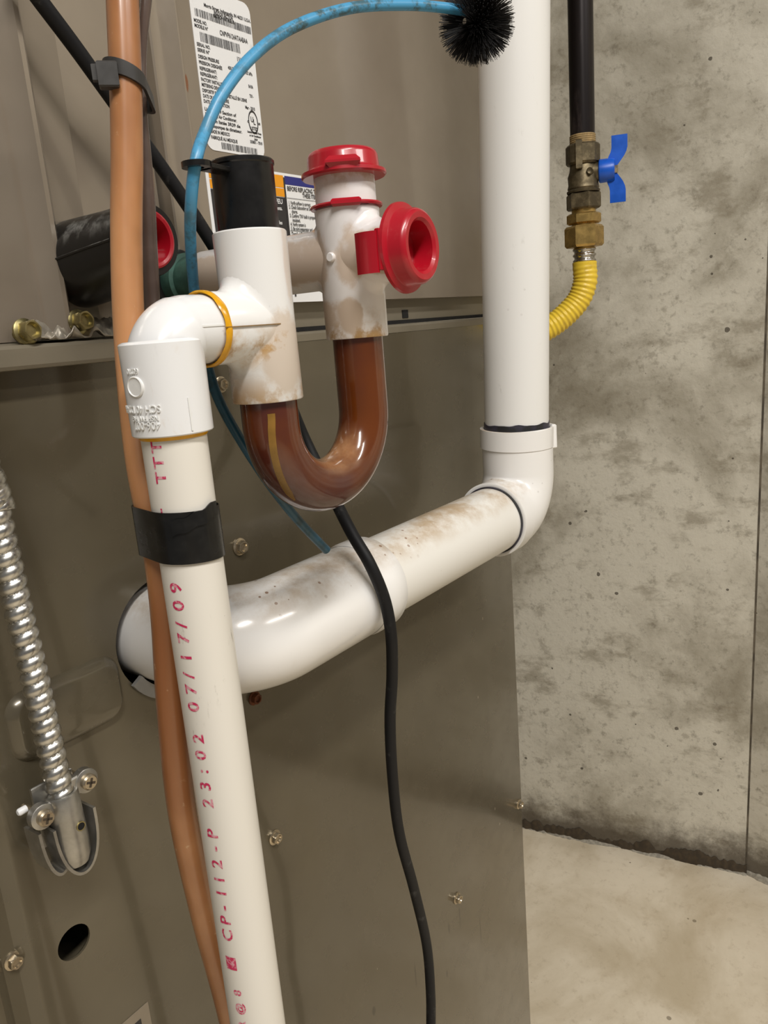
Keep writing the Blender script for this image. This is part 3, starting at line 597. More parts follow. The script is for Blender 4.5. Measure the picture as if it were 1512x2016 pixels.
# cross fitting
zk = lambda py, px=690: at(px, py, YT).z
YA0, ZKA = -0.031, at(695, 505, YT).z
ZK1 = zk(415); ZK2 = zk(350, 676)
b = MB(); h = ZK1-ZKb
b.lathe((XK, YT, ZKb), EZ, [(0.008, 0.0136), (0.0002, 0.0138), (0.0, 0.0145), (0.0, R-0.0004), (0.0006, R), (h-0.006, R), (h, R+0.0002), (h+0.0005, 0.0155), (ZK2-ZKb, 0.0155), (ZK2-ZKb+0.003, 0.0154)], 60)
b.tee_arm((XK, YT, ZKA), EZ, EY, R, R-0.0010, YA0-YT, 0.008)
b.tee_arm((XK, YT, ZKA), EZ, -EY, R, R-0.0010, 0.033, 0.008)
cr = b.build('cross_fitting', 'pvc_cross', dr, 40, label='rust-stained white cross fitting')
b = MB(); vd = Vector((CAM.x-XK, CAM.y-YT, 0)).normalized(); vd = (vd+EX*-0.02).normalized(); _c = on_pipe(XK, YT, R)(sgn*-R*0.62, zk(507, 655), -0.0008); vd = (_c-Vector((XK, YT, _c.z))).normalized(); c = _c; b.lathe(c, vd, [(0, 0.0024), (0.0022, 0.0023), (0.0026, 0.0019), (0.0026, 0.0001)], 22); b.build('pip', 'pvc_cross', cr, 40)
# bump on the neck
# red caps
def redcap(c, d, side, tab=True):
    c = Vector(c); d = Vector(d).normalized(); b = MB()
    b.lathe(c, d, [(-0.0012, 0.0158), (-0.0012, 0.0208), (-0.0004, 0.0216), (0.0012, 0.0214), (0.0022, 0.0186), (0.0030, 0.0182), (0.0085, 0.0178), (0.0102, 0.0170), (0.0110, 0.0158), (0.0108, 0.0132), (0.0095, 0.0118), (-0.0080, 0.0108), (-0.0086, 0.0090), (-0.0088, 0.0001)], 56)
    return b
KT = Vector((XK, YT, ZK2+0.001))
cap = redcap(KT, EZ, None).build('top_cap', 'red', dr, 35, label='red cap plugging the upright neck')
b = MB(); vd = Vector((CAM.x-XK, CAM.y-YT, 0)).normalized(); sd = EZ.cross(vd); pp = KT+vd*0.0185+EZ*0.0035
b.box(pp-EZ*0.0005, (sd, vd, EZ), (0.017, 0.008, 0.0055), 0.0022); b.build('cap_tab', 'red', cap, 40)
b = MB(); b.lathe((XK, YT, ZK1+0.0008), EZ, [(0, 0.0152), (0, 0.0182), (0.0008, 0.0186), (0.0016, 0.0182), (0.0020, 0.0157)], 52, caps=False); b.box(Vector((XK, YT, ZK1+0.0016))+vd*0.0172, (sd, vd, EZ), (0.015, 0.004, 0.0036), 0.001); b.build('strap_ring', 'red', dr, 35, label='thin red retaining ring on the neck')
FC = Vector((XK, YT-0.0335, ZKA)); cap2 = redcap(FC, -EY+EX*0.05, None).build('side_cap', 'red', dr, 35, label='red recessed cap facing the room')
b = MB(); vd2 = Vector((-0.75, 0, 0.0)); tdir = Vector((-0.80, -0.05, -0.0)).normalized()
# flat strap tab that folds back along the arm
ta = FC+Vector((-0.0205, 0.0005, -0.001)); rs = []
for k in range(7):
    t = k/6; p = ta+EY*(0.0125*t)+EX*(-0.0018*math.sin(t*PI))
    rs.append([p+EZ*z+EX*x for z, x in ((-0.0105, 0), (0.0085, 0), (0.0085, -0.0014), (-0.0105, -0.0014))])
b.rings(rs); b.box(FC+Vector((-0.0180, 0.0005, -0.001)), (EX, EY, EZ), (0.0065, 0.0022, 0.019), 0.0004); b.build('cap_tab', 'red', cap2, 40)
# amber U-trap
ru = (XK-XTe)/2; zb = at(632, 1008, YT).z+0.0134; zc_ = zb+ru
path = [Vector((XTe, YT, ZTb+0.006)), Vector((XTe, YT, (ZTb+zc_)/2))]
for k in range(41): a = PI+PI*k/40; path.append(Vector((XTe+ru+ru*math.cos(a), YT, zc_+ru*math.sin(a))))
path += [Vector((XK, YT, (ZKb+zc_)/2)), Vector((XK, YT, ZKb+0.006))]
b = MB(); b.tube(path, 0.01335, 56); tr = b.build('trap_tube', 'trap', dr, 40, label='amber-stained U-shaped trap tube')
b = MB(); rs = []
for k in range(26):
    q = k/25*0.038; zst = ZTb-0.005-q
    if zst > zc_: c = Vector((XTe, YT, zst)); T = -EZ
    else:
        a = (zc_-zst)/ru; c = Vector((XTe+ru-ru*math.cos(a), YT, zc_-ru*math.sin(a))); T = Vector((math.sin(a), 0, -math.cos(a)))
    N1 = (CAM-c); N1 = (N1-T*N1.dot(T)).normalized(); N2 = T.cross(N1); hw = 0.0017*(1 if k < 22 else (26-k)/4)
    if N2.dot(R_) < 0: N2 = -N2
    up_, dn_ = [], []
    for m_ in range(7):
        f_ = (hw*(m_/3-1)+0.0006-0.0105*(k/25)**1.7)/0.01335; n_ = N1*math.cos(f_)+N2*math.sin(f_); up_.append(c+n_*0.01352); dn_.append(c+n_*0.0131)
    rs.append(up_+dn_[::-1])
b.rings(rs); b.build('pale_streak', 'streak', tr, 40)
# adapter to the drain pan, ports
ZP = ZKA
b = MB(); b.lathe((XK, 0.002, ZP), -EY, [(0, 0.0130), (0.008, 0.0132), (0.0085, 0.0165), (0.018, 0.0165), (0.019, 0.0142), (0.036, 0.0142)], 40); b.build('male_adapter', 'green', dr, 35, label='verdigris green threaded adapter')
port(XK, ZP, -0.008, 0.0195, False)
XP2 = at(160, 480, 0.0).x; zp2 = at(305, 470, -0.062).z
port(XP2, zp2, -0.060, 0.0185, True)
# pink print on the drain pipe
pp_ = on_pipe(XE, YT, rp); pk_ = MB()
def pz(py):
    px = 345+(py-876)*0.182-25; return at(px, py, YT-0.012).z
def pchar(ch, py, size=0.0100, a0=-0.0060, sq=0.95):
    v, f = fine(*text2d(ch, size, 'CENTER', bold=0.00016), 0.0012); z = pz(py)
    pk_.add([pp_(sgn*(a0-p[1]*0.78), z+p[0]*sq, 0.00012) for p in v], f)
for ch, py in zip('CP-112-P23:0207/17/09', (1836, 1808, 1784, 1756, 1730, 1700, 1670, 1642, 1583, 1550, 1521, 1490, 1458, 1396, 1363, 1335, 1300, 1263, 1236, 1198, 1163)): pchar(ch, py)
pchar('8', 1945, 0.007); pchar('@', 1975, 0.007); pchar('R', 2005, 0.007)
for py in (884, 915, 945, 1018): pchar('T', py, 0.0085, -0.0056)
pk_.build('pipe_print', 'pinkink', pipe, 0, kind='stuff'); pk_ = MB()
z0, z1 = pz(1902), pz(1878); pk_.add([pp_(sgn*(-0.0118+0.0056*k/8), z, 0.00012) for k in range(9) for z in (z0, z1)], [(2*k, 2*k+2, 2*k+3, 2*k+1) for k in range(8)])
pk_.build('print_square', 'pinkink', pipe, 0)

# ------------------------------------------------------------------ vent pipe
MT['vent'] = m_pvc('dusty white vent pvc', (230, 227, 220), 0.12, 0.60, 0.75, (186, 164, 130), 20, 0.85, 0.35, 0.30)
MT['ventfit'] = m_pvc('glossy vent fitting', (236, 234, 231), 0.12, 0.60, 0.75, (176, 150, 112), 24, 0.7, 0.15, 0.20)
MT['ventup'] = m_pvc('clean vent pvc', (232, 231, 228), 0.08, 0.60, 0.75, (196, 184, 160), 20, 0.0, 0.35, 0.32)
YV = -0.064; ZV = at(862, 1078, YV).z
vb = at(1017, 850, YV); vt = atx(1011, 0, vb.x); VX = vb.x; vdir = (vt-vb).normalized()
vent = thing('vent_pipe', (VX, YV, ZV), 'white two-inch PVC vent pipe, horizontal run then upright beside concrete wall', 'pipe')
corner = vb-vdir*((vb.z-ZV)/vdir.z)
rv = 0.0302; rf = 0.0348
b = MB(); b.tube([vb-vdir*0.01, vb+vdir*0.2, vb+vdir*0.5, vb+vdir*0.93], rv, 56); b.build('upright_pipe', 'ventup', vent, 35)
xe1 = at(968, 1018, YV).x; xe2 = at(728, 1165, YV).x
b = MB(); b.tube([(xe2-0.02, YV, ZV), (0.5*(xe1+xe2), YV, ZV), (xe1+0.012, YV, ZV)], rv, 56); b.build('horizontal_pipe', 'vent', vent, 35)
# far elbow
zrim = at(1017, 841, YV).z; 
top = vb+vdir*((zrim-vb.z)/vdir.z)
pth = fillet([(xe1, YV, ZV), (corner.x, YV, ZV), tuple(top)], 0.036, 18)
b = MB(); b.tube(pth, [rf-0.0012]*len(pth), 60, caps=False)
for c, d in ((Vector((xe1, YV, ZV)), EX), (top, -vdir)):
    b.lathe(c, d, [(0.004, rv+0.0006), (0.0, rv+0.0012), (-0.0004, rf-0.0008), (0.0, rf), (0.018, rf+0.0001), (0.0185, rf-0.001)], 60, caps=False)
fe = b.build('far_elbow', 'ventfit', vent, 38)
b = MB(); b.box(top+Vector((rf*0.72, -rf*0.62, -0.011)), ((0.75, -0.66, 0), (0.66, 0.75, 0), EZ), (0.005, 0.024, 0.023), 0.001); b.build('socket_lug', 'ventfit', fe, 38)
def ring_(c, d, r, w, name, seed):
    d = d.normalized(); u, v = perp(d); rs = []
    for k in range(72):
        th = 2*PI*k/72; e = u*math.cos(th)+v*math.sin(th); ww = w*(1+0.22*mnoise.noise(Vector((math.cos(th)*3, math.sin(th)*3, seed)))); rs.append([c+e*(r-0.0006), c+e*(r+0.0005)-d*0.0, c+e*(r+0.0004)+d*ww, c+e*(r-0.0006)+d*ww])
    b = MB(); b.rings(rs, closed=True); return b.build(name, 'primer', vent, 40)
ring_(top-vdir*0.002, vdir, rv+0.0002, 0.0075, 'primer_ring', 1)
ring_(Vector((xe1+0.0015, YV, ZV)), -EX, rv+0.0010, 0.0035, 'primer_ring', 5)
# near elbow into the furnace
pth = fillet([(VH.x, 0.045, ZV), (VH.x, YV, ZV), (xe2, YV, ZV)], 0.042, 20)
b = MB(); b.tube(pth, [0.0315]*3+[0.0336]*(len(pth)-3), 60, caps=False)
b.lathe((xe2, YV, ZV), -EX, [(0.004, rv+0.0004), (0, rv+0.001), (-0.0003, rf-0.0006), (0.0005, rf), (0.0165, rf), (0.0185, rf-0.0006), (0.022, 0.0338)], 60, caps=False)
b.build('near_elbow', 'ventfit', vent, 40)
ring_(Vector((xe2-0.001, YV, ZV)), EX, rv+0.0002, 0.0015, 'primer_ring', 9)
b = MB(); g0 = Vector((VH.x+0.004, -0.0006, ZV-0.002)); rs = []
for k in range(48):
    th = 2*PI*k/48; e = EX*math.cos(th)+EZ*math.sin(th); rs.append([g0+e*0.0345, g0+e*0.0425, g0+e*0.0425-EY*0.0028, g0+e*0.0345-EY*0.0028])
rs = [r for k, r in enumerate(rs) if 24+4 <= k <= 47 or k < 6]
rs = rs[6:]+rs[:6]
b.rings(rs); b.build('wall_gasket', 'graygasket', vent, 40)

# ------------------------------------------------------------------ gas line
YG = -0.04; g0 = at(1147, 283, YG); GX = g0.x
def gz(py): return atx(1148, py, GX).z
gp = thing('gas_pipe', (GX, YG, gz(283)), 'black iron gas pipe dropping in front of the concrete wall', 'gas pipe')
b = MB(); b.tube([(GX, YG, gz(278)), (GX, YG, gz(120)), (GX, YG, gz(-60)), (GX, YG, gz(-60)+0.5)], 0.0136, 36); b.build('pipe', 'iron', gp, 35)
b = MB(); prof = []; z0, z1 = gz(290), gz(266)
for k in range(13): prof.append((k/12*(z1-z0), 0.0139+(0.0005 if k % 2 else 0)))
b.lathe((GX, YG, z0), EZ, prof, 36); b.build('thread_tape', 'thread', gp, 50)
gv = thing('gas_valve', (GX, YG, gz(412)), 'dull brass gas shutoff valve with blue butterfly handle', 'valve')
def zz(a, b_): return gz(a), gz(b_)
b = MB(); lo, hi = zz(325, 284); b.hexn((GX, YG, lo), EZ, 0.0188, hi-lo, 0.10, rot=0.35, sides=8)
lo, hi = zz(380, 322); hh = hi-lo
b.lathe((GX, YG, lo), EZ, [(0, 0.0182), (0.002, 0.0186), (0.0035, 0.0170), (0.005, 0.0176), (hh*.28, 0.0166), (hh*.55, 0.0172), (hh*.75, 0.0150), (hh, 0.0142)], 40)
lo, hi = zz(413, 380); b.hexn((GX, YG, lo), EZ, 0.0196, hi-lo, 0.10, rot=0.15)
SD = Vector((0.30, -1.0, 0)).normalized()
zs = gz(342); b.lathe((GX, YG, zs), SD, [(0.010, 0.0105), (0.019, 0.0098), (0.0195, 0.0080), (0.026, 0.0078)], 28)
b.build('valve_body', 'oldbrass', gv, 35)
b = MB(); nv = Vector((CAM.x-GX, CAM.y-YG, 0)).normalized(); nside = EZ.cross(nv); fc = Vector((GX, YG, gz(308)))+nv*0.0172-nside*0.004
b.box(fc, (nside, nv, EZ), (0.007, 0.003, 0.030), 0.0008); b.build('cast_lug', 'oldbrass', gv, 30)
b = MB(); c = Vector((GX, YG, gz(343)))+nv*0.0155+nside*0.0075; b.lathe(c, nv, [(-0.004, 0.0040), (0.003, 0.0038), (0.0036, 0.0030), (0.0030, 0.0018)], 20); b.build('pin', 'oldbrass', gv, 35)
h0 = Vector((GX, YG, zs))+SD*0.0175; hs = EZ.cross(SD).normalized()
b = MB(); b.lathe(h0, SD, [(0, 0.0115), (0.001, 0.0125), (0.014, 0.0122), (0.017, 0.0110), (0.0172, 0.004)], 36)
wr = nside if nside.dot(R_) > 0 else -nside
for s in (1, -1):
    base = h0+SD*0.012; rs = []
    for t in range(9):
        u = t/8; off = (0.0100 if s > 0 else 0.0080)*min(1, u*1.8); p = base+wr*off+EZ*(s*(0.001+0.034*u)); w = 0.0085 if u > 0.35 else 0.0085-0.010*(0.35-u)
        rs.append([p+wr*w-nv*0.0013, p-wr*w-nv*0.0013, p-wr*w+nv*0.0013, p+wr*w+nv*0.0013])
    b.rings(rs)
hd = b.build('handle', 'bluepaint', gv, 40, label='blue butterfly handle')
b = MB(); b.hexn(h0+SD*0.0165, SD, 0.0045, 0.004, 0.1); b.build('handle_nut', 'zinc', hd, 30)
_u, _w = perp(EZ); NR = math.atan2(nv.dot(_w), nv.dot(_u))+PI/6+0.08
gh_ = thing('gas_hose', (GX, YG, gz(487)), 'yellow coated corrugated gas connector with brass nuts under the valve', 'gas hose')
b = MB(); lo, hi = zz(445, 408); b.lathe((GX, YG, lo), EZ, [(0, 0.0135), (hi-lo, 0.0135)], 30); lo, hi = zz(442, 420); b.hexn((GX, YG, lo), EZ, 0.0192, hi-lo, 0.14, rot=NR); b.build('brass_adapter', 'brass', gh_, 30)
b = MB(); lo, hi = zz(487, 445); b.hexn((GX, YG, lo), EZ, 0.0220, hi-lo, 0.10, rot=NR); b.build('flare_nut', 'brass', gh_, 30)
hp = [(GX, YG, gz(478)), (GX, YG, gz(520)), (GX-0.001, YG, gz(560)), (GX-0.008, YG+0.010, gz(600)), (GX-0.030, YG+0.036, gz(641)), (GX-0.065, YG+0.075, gz(664)), (XR+0.012, YG+0.125, gz(674)), (XR+0.0005, YG+0.138, gz(675))]
sp_ = spline(hp, 40)
Ls = [0.0]
for i in range(1, len(sp_)): Ls.append(Ls[-1]+(sp_[i]-sp_[i-1]).length)
def resample(pts, step):
    L = [0.0]
    for i in range(1, len(pts)): L.append(L[-1]+(pts[i]-pts[i-1]).length)
    out = []; n = max(2, int(L[-1]/step)); j = 0
    for k in range(n+1):
        s = L[-1]*k/n
        while j < len(L)-2 and L[j+1] < s: j += 1
        t = (s-L[j])/max(1e-9, L[j+1]-L[j]); out.append(pts[j].lerp(pts[j+1], t))
    return out
pts = resample(sp_, 0.0009); cut = max(i for i, p in enumerate(pts) if p.z > gz(517))
b = MB(); b.tube(pts[:cut+6], lambda L, th, i: 0.0124+0.0010*math.sin(2*PI*L/0.0062), 36); b.build('corrugated_end', 'ssteel', gh_, 60)
b = MB(); b.tube(pts[cut:], lambda L, th, i: 0.0137+0.00055*math.sin(2*PI*L/0.0052)*min(1, L/0.02+0.1), 36); b.build('yellow_sleeve', 'yellow', gh_, 60)

# ------------------------------------------------------------------ hoses, cables
def P3(l): return [at(x, y, Y) for x, y, Y in l]
hz = P3([(236, -120, -.104), (241, 0, -.106), (247, 150, -.107), (250, 300, -.107), (249, 450, -.107), (252, 600, -.108), (262, 760, -.110), (277, 900, -.116), (297, 1010, -.121), (314, 1100, -.1215), (327, 1220, -.1215), (338, 1400, -.120), (359, 1600, -.116), (402, 1800, -.112), (452, 1990, -.110)])
last = hz[-1]; hz += [last+Vector((0.010, 0.004, -0.12)), Vector((last.x+0.03, last.y+0.012, 0.18)), Vector((last.x+0.035, last.y+0.014, 0.007))]
ho = MB().tube(resample(spline(hz, 14), 0.004), 0.0067, 30).build('condensate_hose', 'hose', None, 60); tag(ho, 'brown translucent vinyl hose running down beside the white drain pipe', 'hose')
gt = P3([(292, -90, -.101), (287, 0, -.101), (282, 55, -.100), (279, 110, -.099), (279, 165, -.099), (281, 230, -.099), (286, 310, -.099), (292, 450, -.099), (299, 590, -.099), (306, 700, -.097), (318, 860, -.093)])
gt += [gt[-1]+Vector((0.012, 0.02, -0.12)), gt[-1]+Vector((0.03, 0.035, -0.4)), gt[-1]+Vector((0.04, 0.035, -0.7))]
gt[-1].z = 0.004
gl = resample(spline(gt, 14), 0.004)
def gr(L, th, i):
    q = gl[min(i, len(gl)-1)].z-at(279, 150, -.106).z; t = min(1, max(0, (abs(q)-0.008)/0.05)); base = 0.0021+(0.0016 if q < 0 else 0.0010)*t*t*(3-2*t)
    return base
go = MB().tube(gl, gr, 22).build('vinyl_tube', 'greytube', None, 60); tag(go, 'thin smoky grey vinyl tube strapped to the brown hose', 'tube')
# cable tie
ca, cb = at(248, 165, -.107), at(279, 165, -.099)
def hull2(c1, r1, c2, r2, n=40):
    pts = [(c1.x+r1*math.cos(2*PI*k/n), c1.y+r1*math.sin(2*PI*k/n)) for k in range(n)]+[(c2.x+r2*math.cos(2*PI*k/n), c2.y+r2*math.sin(2*PI*k/n)) for k in range(n)]
    pts = sorted(set(pts)); cr_ = lambda o, a, b: (a[0]-o[0])*(b[1]-o[1])-(a[1]-o[1])*(b[0]-o[0])
    lo = []; up = []
    for p in pts:
        while len(lo) > 1 and cr_(lo[-2], lo[-1], p) <= 0: lo.pop()
        lo.append(p)
    for p in reversed(pts):
        while len(up) > 1 and cr_(up[-2], up[-1], p) <= 0: up.pop()
        up.append(p)
    return lo[:-1]+up[:-1]
zt = thing('cable_tie', (ca.x, ca.y, ca.z), 'dark grey nylon cable tie binding brown hose and grey tube', 'cable tie')
inn = hull2(ca, 0.0069, cb, 0.0030); out = hull2(ca, 0.0083, cb, 0.0044)
cc = Vector(((ca.x+cb.x)/2, (ca.y+cb.y)/2, 0))
def tilt(p): return -0.30*(p[0]-cc.x)*1.3+0.10*(p[1]-cc.y)
b = MB(); rs = []
for k in range(60):
    a = 2*PI*k/60; dv = (math.cos(a), math.sin(a))
    def sup(poly):
        best = None
        for i in range(len(poly)):
            p, q = poly[i], poly[(i+1) % len(poly)]; ex, ey = q[0]-p[0], q[1]-p[1]; den = dv[0]*ey-dv[1]*ex
            if abs(den) < 1e-12: continue
            px, py = p[0]-cc.x, p[1]-cc.y; t = (px*ey-py*ex)/den; u = (px*dv[1]-py*dv[0])/den
            if t > 0 and -1e-6 <= u <= 1+1e-6 and (best is None or t > best): best = t
        return (cc.x+dv[0]*best, cc.y+dv[1]*best)
    i_, o_ = sup(inn), sup(out); z = ca.z
    rs.append([Vector((i_[0], i_[1], z+tilt(i_)-0.003)), Vector((o_[0], o_[1], z+tilt(o_)-0.003)), Vector((o_[0], o_[1], z+tilt(o_)+0.003)), Vector((i_[0], i_[1], z+tilt(i_)+0.003))])
b.rings(rs, closed=True); b.build('strap', 'tie', zt, 40)
hv = Vector((CAM.x-ca.x, CAM.y-ca.y, 0)).normalized(); hside = EZ.cross(hv)
hc = ca+hv*0.0066-hside*0.0066+EZ*0.0012
if (at(200, 165, -.107)-ca).dot(hside) > 0: hc = ca+hv*0.0066+hside*0.0066+EZ*0.0012
b = MB(); b.box(hc, (hside, hv, EZ), (0.0082, 0.0060, 0.0098), 0.0006); hb = b.build('head', 'tie', zt, 30)
b = MB(); b.box(hc+(hc-ca-hv*0.0066).normalized()*0.0048, (hside, hv, EZ), (0.003, 0.0030, 0.0064), 0.0003); b.build('tail', 'tie', hb, 30)
# black tape band
pc = Vector((XE, YT, 0)); zt1, zt0 = at(365, 1012, YT-0.012).z, at(385, 1112, YT-0.012).z
hm = at(306, 1060, -.122)
inn = hull2(pc, rp+0.0002, hm, 0.0070); outp = hull2(pc, rp+0.0011, hm, 0.0079)
tp = MB()
def band(poly, z0, z1, tl):
    return [[Vector((p[0], p[1], z+tl*(p[0]-XE))) for p in poly] for z in (z0, z1)]
inn2 = [( XE+(p[0]-XE)*0.97, YT+(p[1]-YT)*0.97) for p in outp]
A0, A1 = band(outp, zt0, zt1, -0.06); B0, B1 = band(inn2, zt0, zt1, -0.06)
n_ = len(outp); vs = A0+A1+B1+B0; fs = []
for r_ in range(4):
    for k in range(n_): fs.append((r_*n_+k, r_*n_+(k+1) % n_, ((r_+1) % 4)*n_+(k+1) % n_, ((r_+1) % 4)*n_+k))
tp.add(vs, fs)
tob = tp.build('tape_wrap', 'tape', None, 40); tag(tob, 'black vinyl tape band wrapping drain pipe and brown hose together', 'tape')
b = MB(); ar = [p for p in outp if True]
pt_ = on_pipe(XE, YT, rp+0.0012); rs = []
for k in range(14):
    t = k/13; a = sgn*(-0.006+0.021*t); z = zt1+0.0012-0.004*(1-t)+0.0016*t+0.0005*math.sin(t*17)
    rs.append([pt_(a, z-0.006), pt_(a, z-0.006, 0.0007), pt_(a, z, 0.0006), pt_(a, z, 0)])
b.rings(rs); b.build('tape_end', 'tape', tob, 40)
# black cable
bcp = P3([(20, -80, -.022), (78, 0, -.022), (150, 96, -.020), (228, 205, -.018), (322, 335, -.018), (402, 455, -.020), (470, 570, -.024), (540, 720, -.030), (597, 858, -.036), (640, 945, -.055), (690, 1045, -.082), (728, 1110, -.098), (757, 1180, -.1035), (770, 1250, -.104), (772, 1330, -.098), (768, 1420, -.092), (773, 1530, -.088), (786, 1640, -.085), (815, 1750, -.082), (840, 1860, -.080), (848, 1960, -.080), (850, 2060, -.080)])
l_ = bcp[-1]; bcp += [l_+Vector((0.004, 0, -0.08))]; e_ = l_+Vector((0.01, -0.004, 0)); e_.z = 0.006; bcp.append(e_)
cb_ = MB().tube(resample(spline(bcp, 14), 0.004), 0.0041, 24).build('rubber_cable', 'rubber', None, 60); tag(cb_, 'black rubber cable slanting behind the trap and hanging over the vent pipe', 'cable')

# ------------------------------------------------------------------ cleaning brush
br = thing('cleaning_brush', tuple(atz(938, 46, .405)), 'blue flexible cleaning brush with round black bristle head, through cap ring', 'brush')
bl = [at(643, 1083, -.118), at(585, 1022, -.119), at(525, 945, -.119), at(470, 860, -.117), at(432, 790, -.114), at(410, 725, -.112), at(391, 630, -.112), at(381, 560, -.114), at(375, 470, -.128), at(376, 400, -.140), at(LUG.x and 385, 320, YT-0.004)]
bl += [atz(404, 258, .316), atz(440, 182, .320), atz(500, 108, .330), atz(580, 52, .344), atz(690, 16, .363), atz(800, 10, .383), atz(880, 16, .397), atz(928, 24, .405)]
ru_ = resample(spline(bl, 14), 0.003)
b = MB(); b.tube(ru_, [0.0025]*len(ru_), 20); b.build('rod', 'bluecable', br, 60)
bc_ = atz(938, 46, .407); b = MB(); rg = random.Random(4); adir = (ru_[-1]-ru_[-6]).normalized()
for k in range(2600):
    zq = rg.uniform(-1, 1); th = rg.uniform(0, 2*PI); d = Vector((math.sqrt(1-zq*zq)*math.cos(th), math.sqrt(1-zq*zq)*math.sin(th), zq))
    if d.dot(-adir) > 0.92: continue
    L = rg.uniform(0.0172, 0.0206); u, v = perp(d); w = 0.00021
    tip = bc_+d*L+u*rg.uniform(-.0009, .0009)+v*rg.uniform(-.0009, .0009); bs = bc_+d*0.002
    vs = [bs+(u*math.cos(a)+v*math.sin(a))*w for a in (0, 2.1, 4.2)]+[tip+(u*math.cos(a)+v*math.sin(a))*w*0.7 for a in (0, 2.1, 4.2)]
    b.add(vs, [(0, 1, 4, 3), (1, 2, 5, 4), (2, 0, 3, 5), (3, 4, 5)])
b.build('bristles', 'bristle', br, 0, kind='stuff')
b = MB(); b.tube([bc_-adir*0.008, bc_, bc_+adir*0.012], 0.0016, 12); b.build('wire_core', 'galv', br, 40)

# ------------------------------------------------------------------ flexible conduit and its connector
YC = -0.024
cp = P3([(-60, 830, YC), (-25, 930, YC), (0, 1042, YC), (40, 1215, YC), (72, 1350, YC), (98, 1465, YC), (118, 1555, YC-0.001)])
cdir = (cp[-1]-cp[-2]).normalized(); cend = cp[-1]
cpts = [cp[0]+(cp[0]-cp[1]).normalized()*0.5]+cp+[cend+cdir*0.010]
cl_ = resample(spline(cpts, 20), 0.0006)
b = MB(); b.tube(cl_, lambda L, th, i: 0.0050+0.0022*(abs(math.sin(PI*L/0.0071-th/2))**0.6), 44); co = b.build('flexible_conduit', 'galv', None, 70); tag(co, 'spiral galvanised flexible conduit hanging on the furnace front', 'conduit')
cn = thing('conduit_connector', tuple(cend+Vector((0, 0.02, -0.03))), 'die-cast squeeze connector clamping the spiral conduit with two screws', 'conduit clamp')
cu_ = cdir; cs = EX-cu_*EX.dot(cu_); cs.normalize(); cf = cs.cross(cu_); cf = cf if cf.y < 0 else -cf
c0 = cend+cu_*0.001
def loc(s, f, l): return c0+cs*s+cf*f+cu_*l
# front saddle
b = MB(); rs = []
LS = 0.043
for li_ in range(2):
    pass
nseg = 22; grid = []
for li_, l in enumerate((0.0, 0.001, 0.014, 0.030, 0.038, LS)):
    rr = (0.0086, 0.0090, 0.0090, 0.0092, 0.0088, 0.0070)[li_]; ring_o = []; ring_i = []
    for k in range(nseg+1):
        a = -PI*0.02+PI*1.04*k/nseg; ring_o.append(loc(rr*math.cos(a), rr*math.sin(a)*1.05, l)); ring_i.append(loc((rr-0.0014)*math.cos(a), (rr-0.0014)*math.sin(a)*1.05, l))
    grid.append(ring_o+ring_i[::-1])
b.rings(grid)
sad = b.build('saddle', 'diecast', cn, 40)
b = MB(); hcz = loc(0.0022, 0.0096, 0.0195); b.lathe(hcz, cf, [(-0.001, 0.0021), (0.0002, 0.0021)], 18); b.build('saddle_hole', 'gap', sad, 0)
b = MB(); b.lathe(hcz-cf*0.0002, cf, [(0, 0.0027), (0.0006, 0.0026), (0.0006, 0.0021), (0, 0.0021)], 18, caps=False); b.build('hole_rim', 'yzinc', sad, 0)
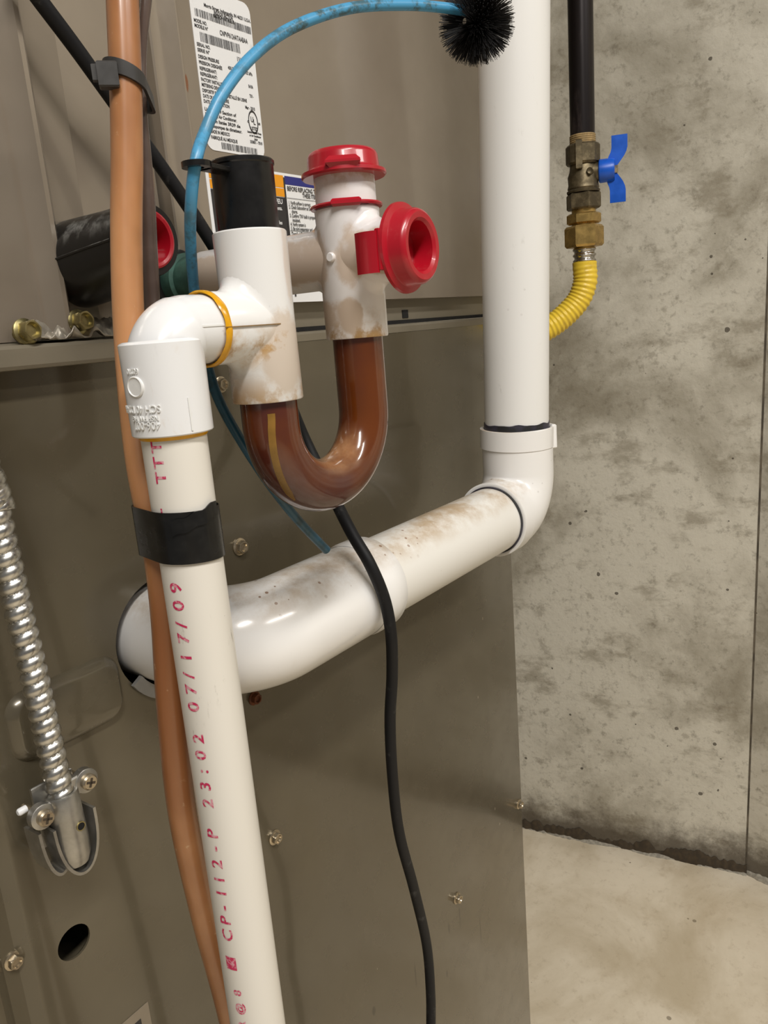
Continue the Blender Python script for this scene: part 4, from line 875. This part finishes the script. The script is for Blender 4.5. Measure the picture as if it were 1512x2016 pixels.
# lugs with screws
for (s, l, q) in ((-0.0135, 0.006, 0.0), (0.0135, 0.0, 0.0)):
    b = MB(); c = loc(s, 0.002, l)
    b.lathe(c-cf*0.0024, cf, [(0, 0.0068), (0.0046, 0.0068), (0.0050, 0.0062)], 26)
    b.box(loc(s*0.70, 0.002, l), (cs, cf, cu_), (0.009, 0.0042, 0.011), 0.0008); lug = b.build('lug', 'diecast', cn, 40)
    b = MB(); p = c+cf*0.0024; b.lathe(p, cf, [(-0.020, 0.0021), (0, 0.0021), (0, 0.0044), (0.0030, 0.0044), (0.0040, 0.0036), (0.0040, 0.0001)], 24)
    for ang in (0.4, 0.4+PI/2):
        d1 = cs*math.cos(ang)+cu_*math.sin(ang); pass
    b.build('clamp_screw', 'zinc', lug, 35)
    b = MB()
    for ang in (0.4, 0.4+PI/2):
        d1 = cs*math.cos(ang)+cu_*math.sin(ang); b.box(p+cf*0.0040, (d1, cf.cross(d1), cf), (0.0052, 0.0013, 0.0004))
    b.build('recess_shade', 'rubble_and_recess', lug, 0)  # thin dark cross on the head stands in for shade in the recess
b = MB(); q = loc(-0.0175, -0.004, 0.001); b.lathe(q, -cs, [(0, 0.0020), (0.004, 0.0020), (0.0048, 0.0014)], 18); b.build('stud', 'label', cn, 40)
# rear body: two bowed loops meeting under the saddle, and the throat into the panel
def bow(sx, wdt, fr=0.004, dp=0.032):
    b = MB(); pts_ = []
    for k in range(25):
        t = k/24; a = PI*1.0*t; pts_.append((sx[0]+(sx[1]-sx[0])*0.5*(1-math.cos(a)), 0.016+dp*math.sin(a)**0.8))
    rs = []
    for i, (s, l) in enumerate(pts_):
        s2, l2 = pts_[min(i+1, 24)]; s1_, l1 = pts_[max(i-1, 0)]; tx, tl = s2-s1_, l2-l1; ln = math.hypot(tx, tl) or 1; nx_, nl = -tl/ln, tx/ln
        rs.append([loc(s+nx_*0.0008, f, l+nl*0.0008) for f in (-wdt, fr)]+[loc(s-nx_*0.0008, f, l-nl*0.0008) for f in (fr, -wdt)])
    b.rings(rs); return b.build('bowed_strap', 'diecast', cn, 50)
bow((-0.0160, -0.0010), 0.014, 0.001, 0.029); bow((-0.0105, 0.0135), 0.014, 0.006, 0.033)
b = MB(); b.lathe((loc(0, 0, 0.03).x, 0.004, loc(0, 0, 0.03).z), -EY, [(0, 0.0110), (0.010, 0.0110), (0.011, 0.0140), (0.0135, 0.0140), (0.014, 0.011)], 32); b.build('throat', 'diecast', cn, 40)
b = MB(); b.box(loc(0, -0.0075, 0.012), (cs, cf, cu_), (0.024, 0.002, 0.036), 0.0006); b.build('back_plate', 'diecast', cn, 40)
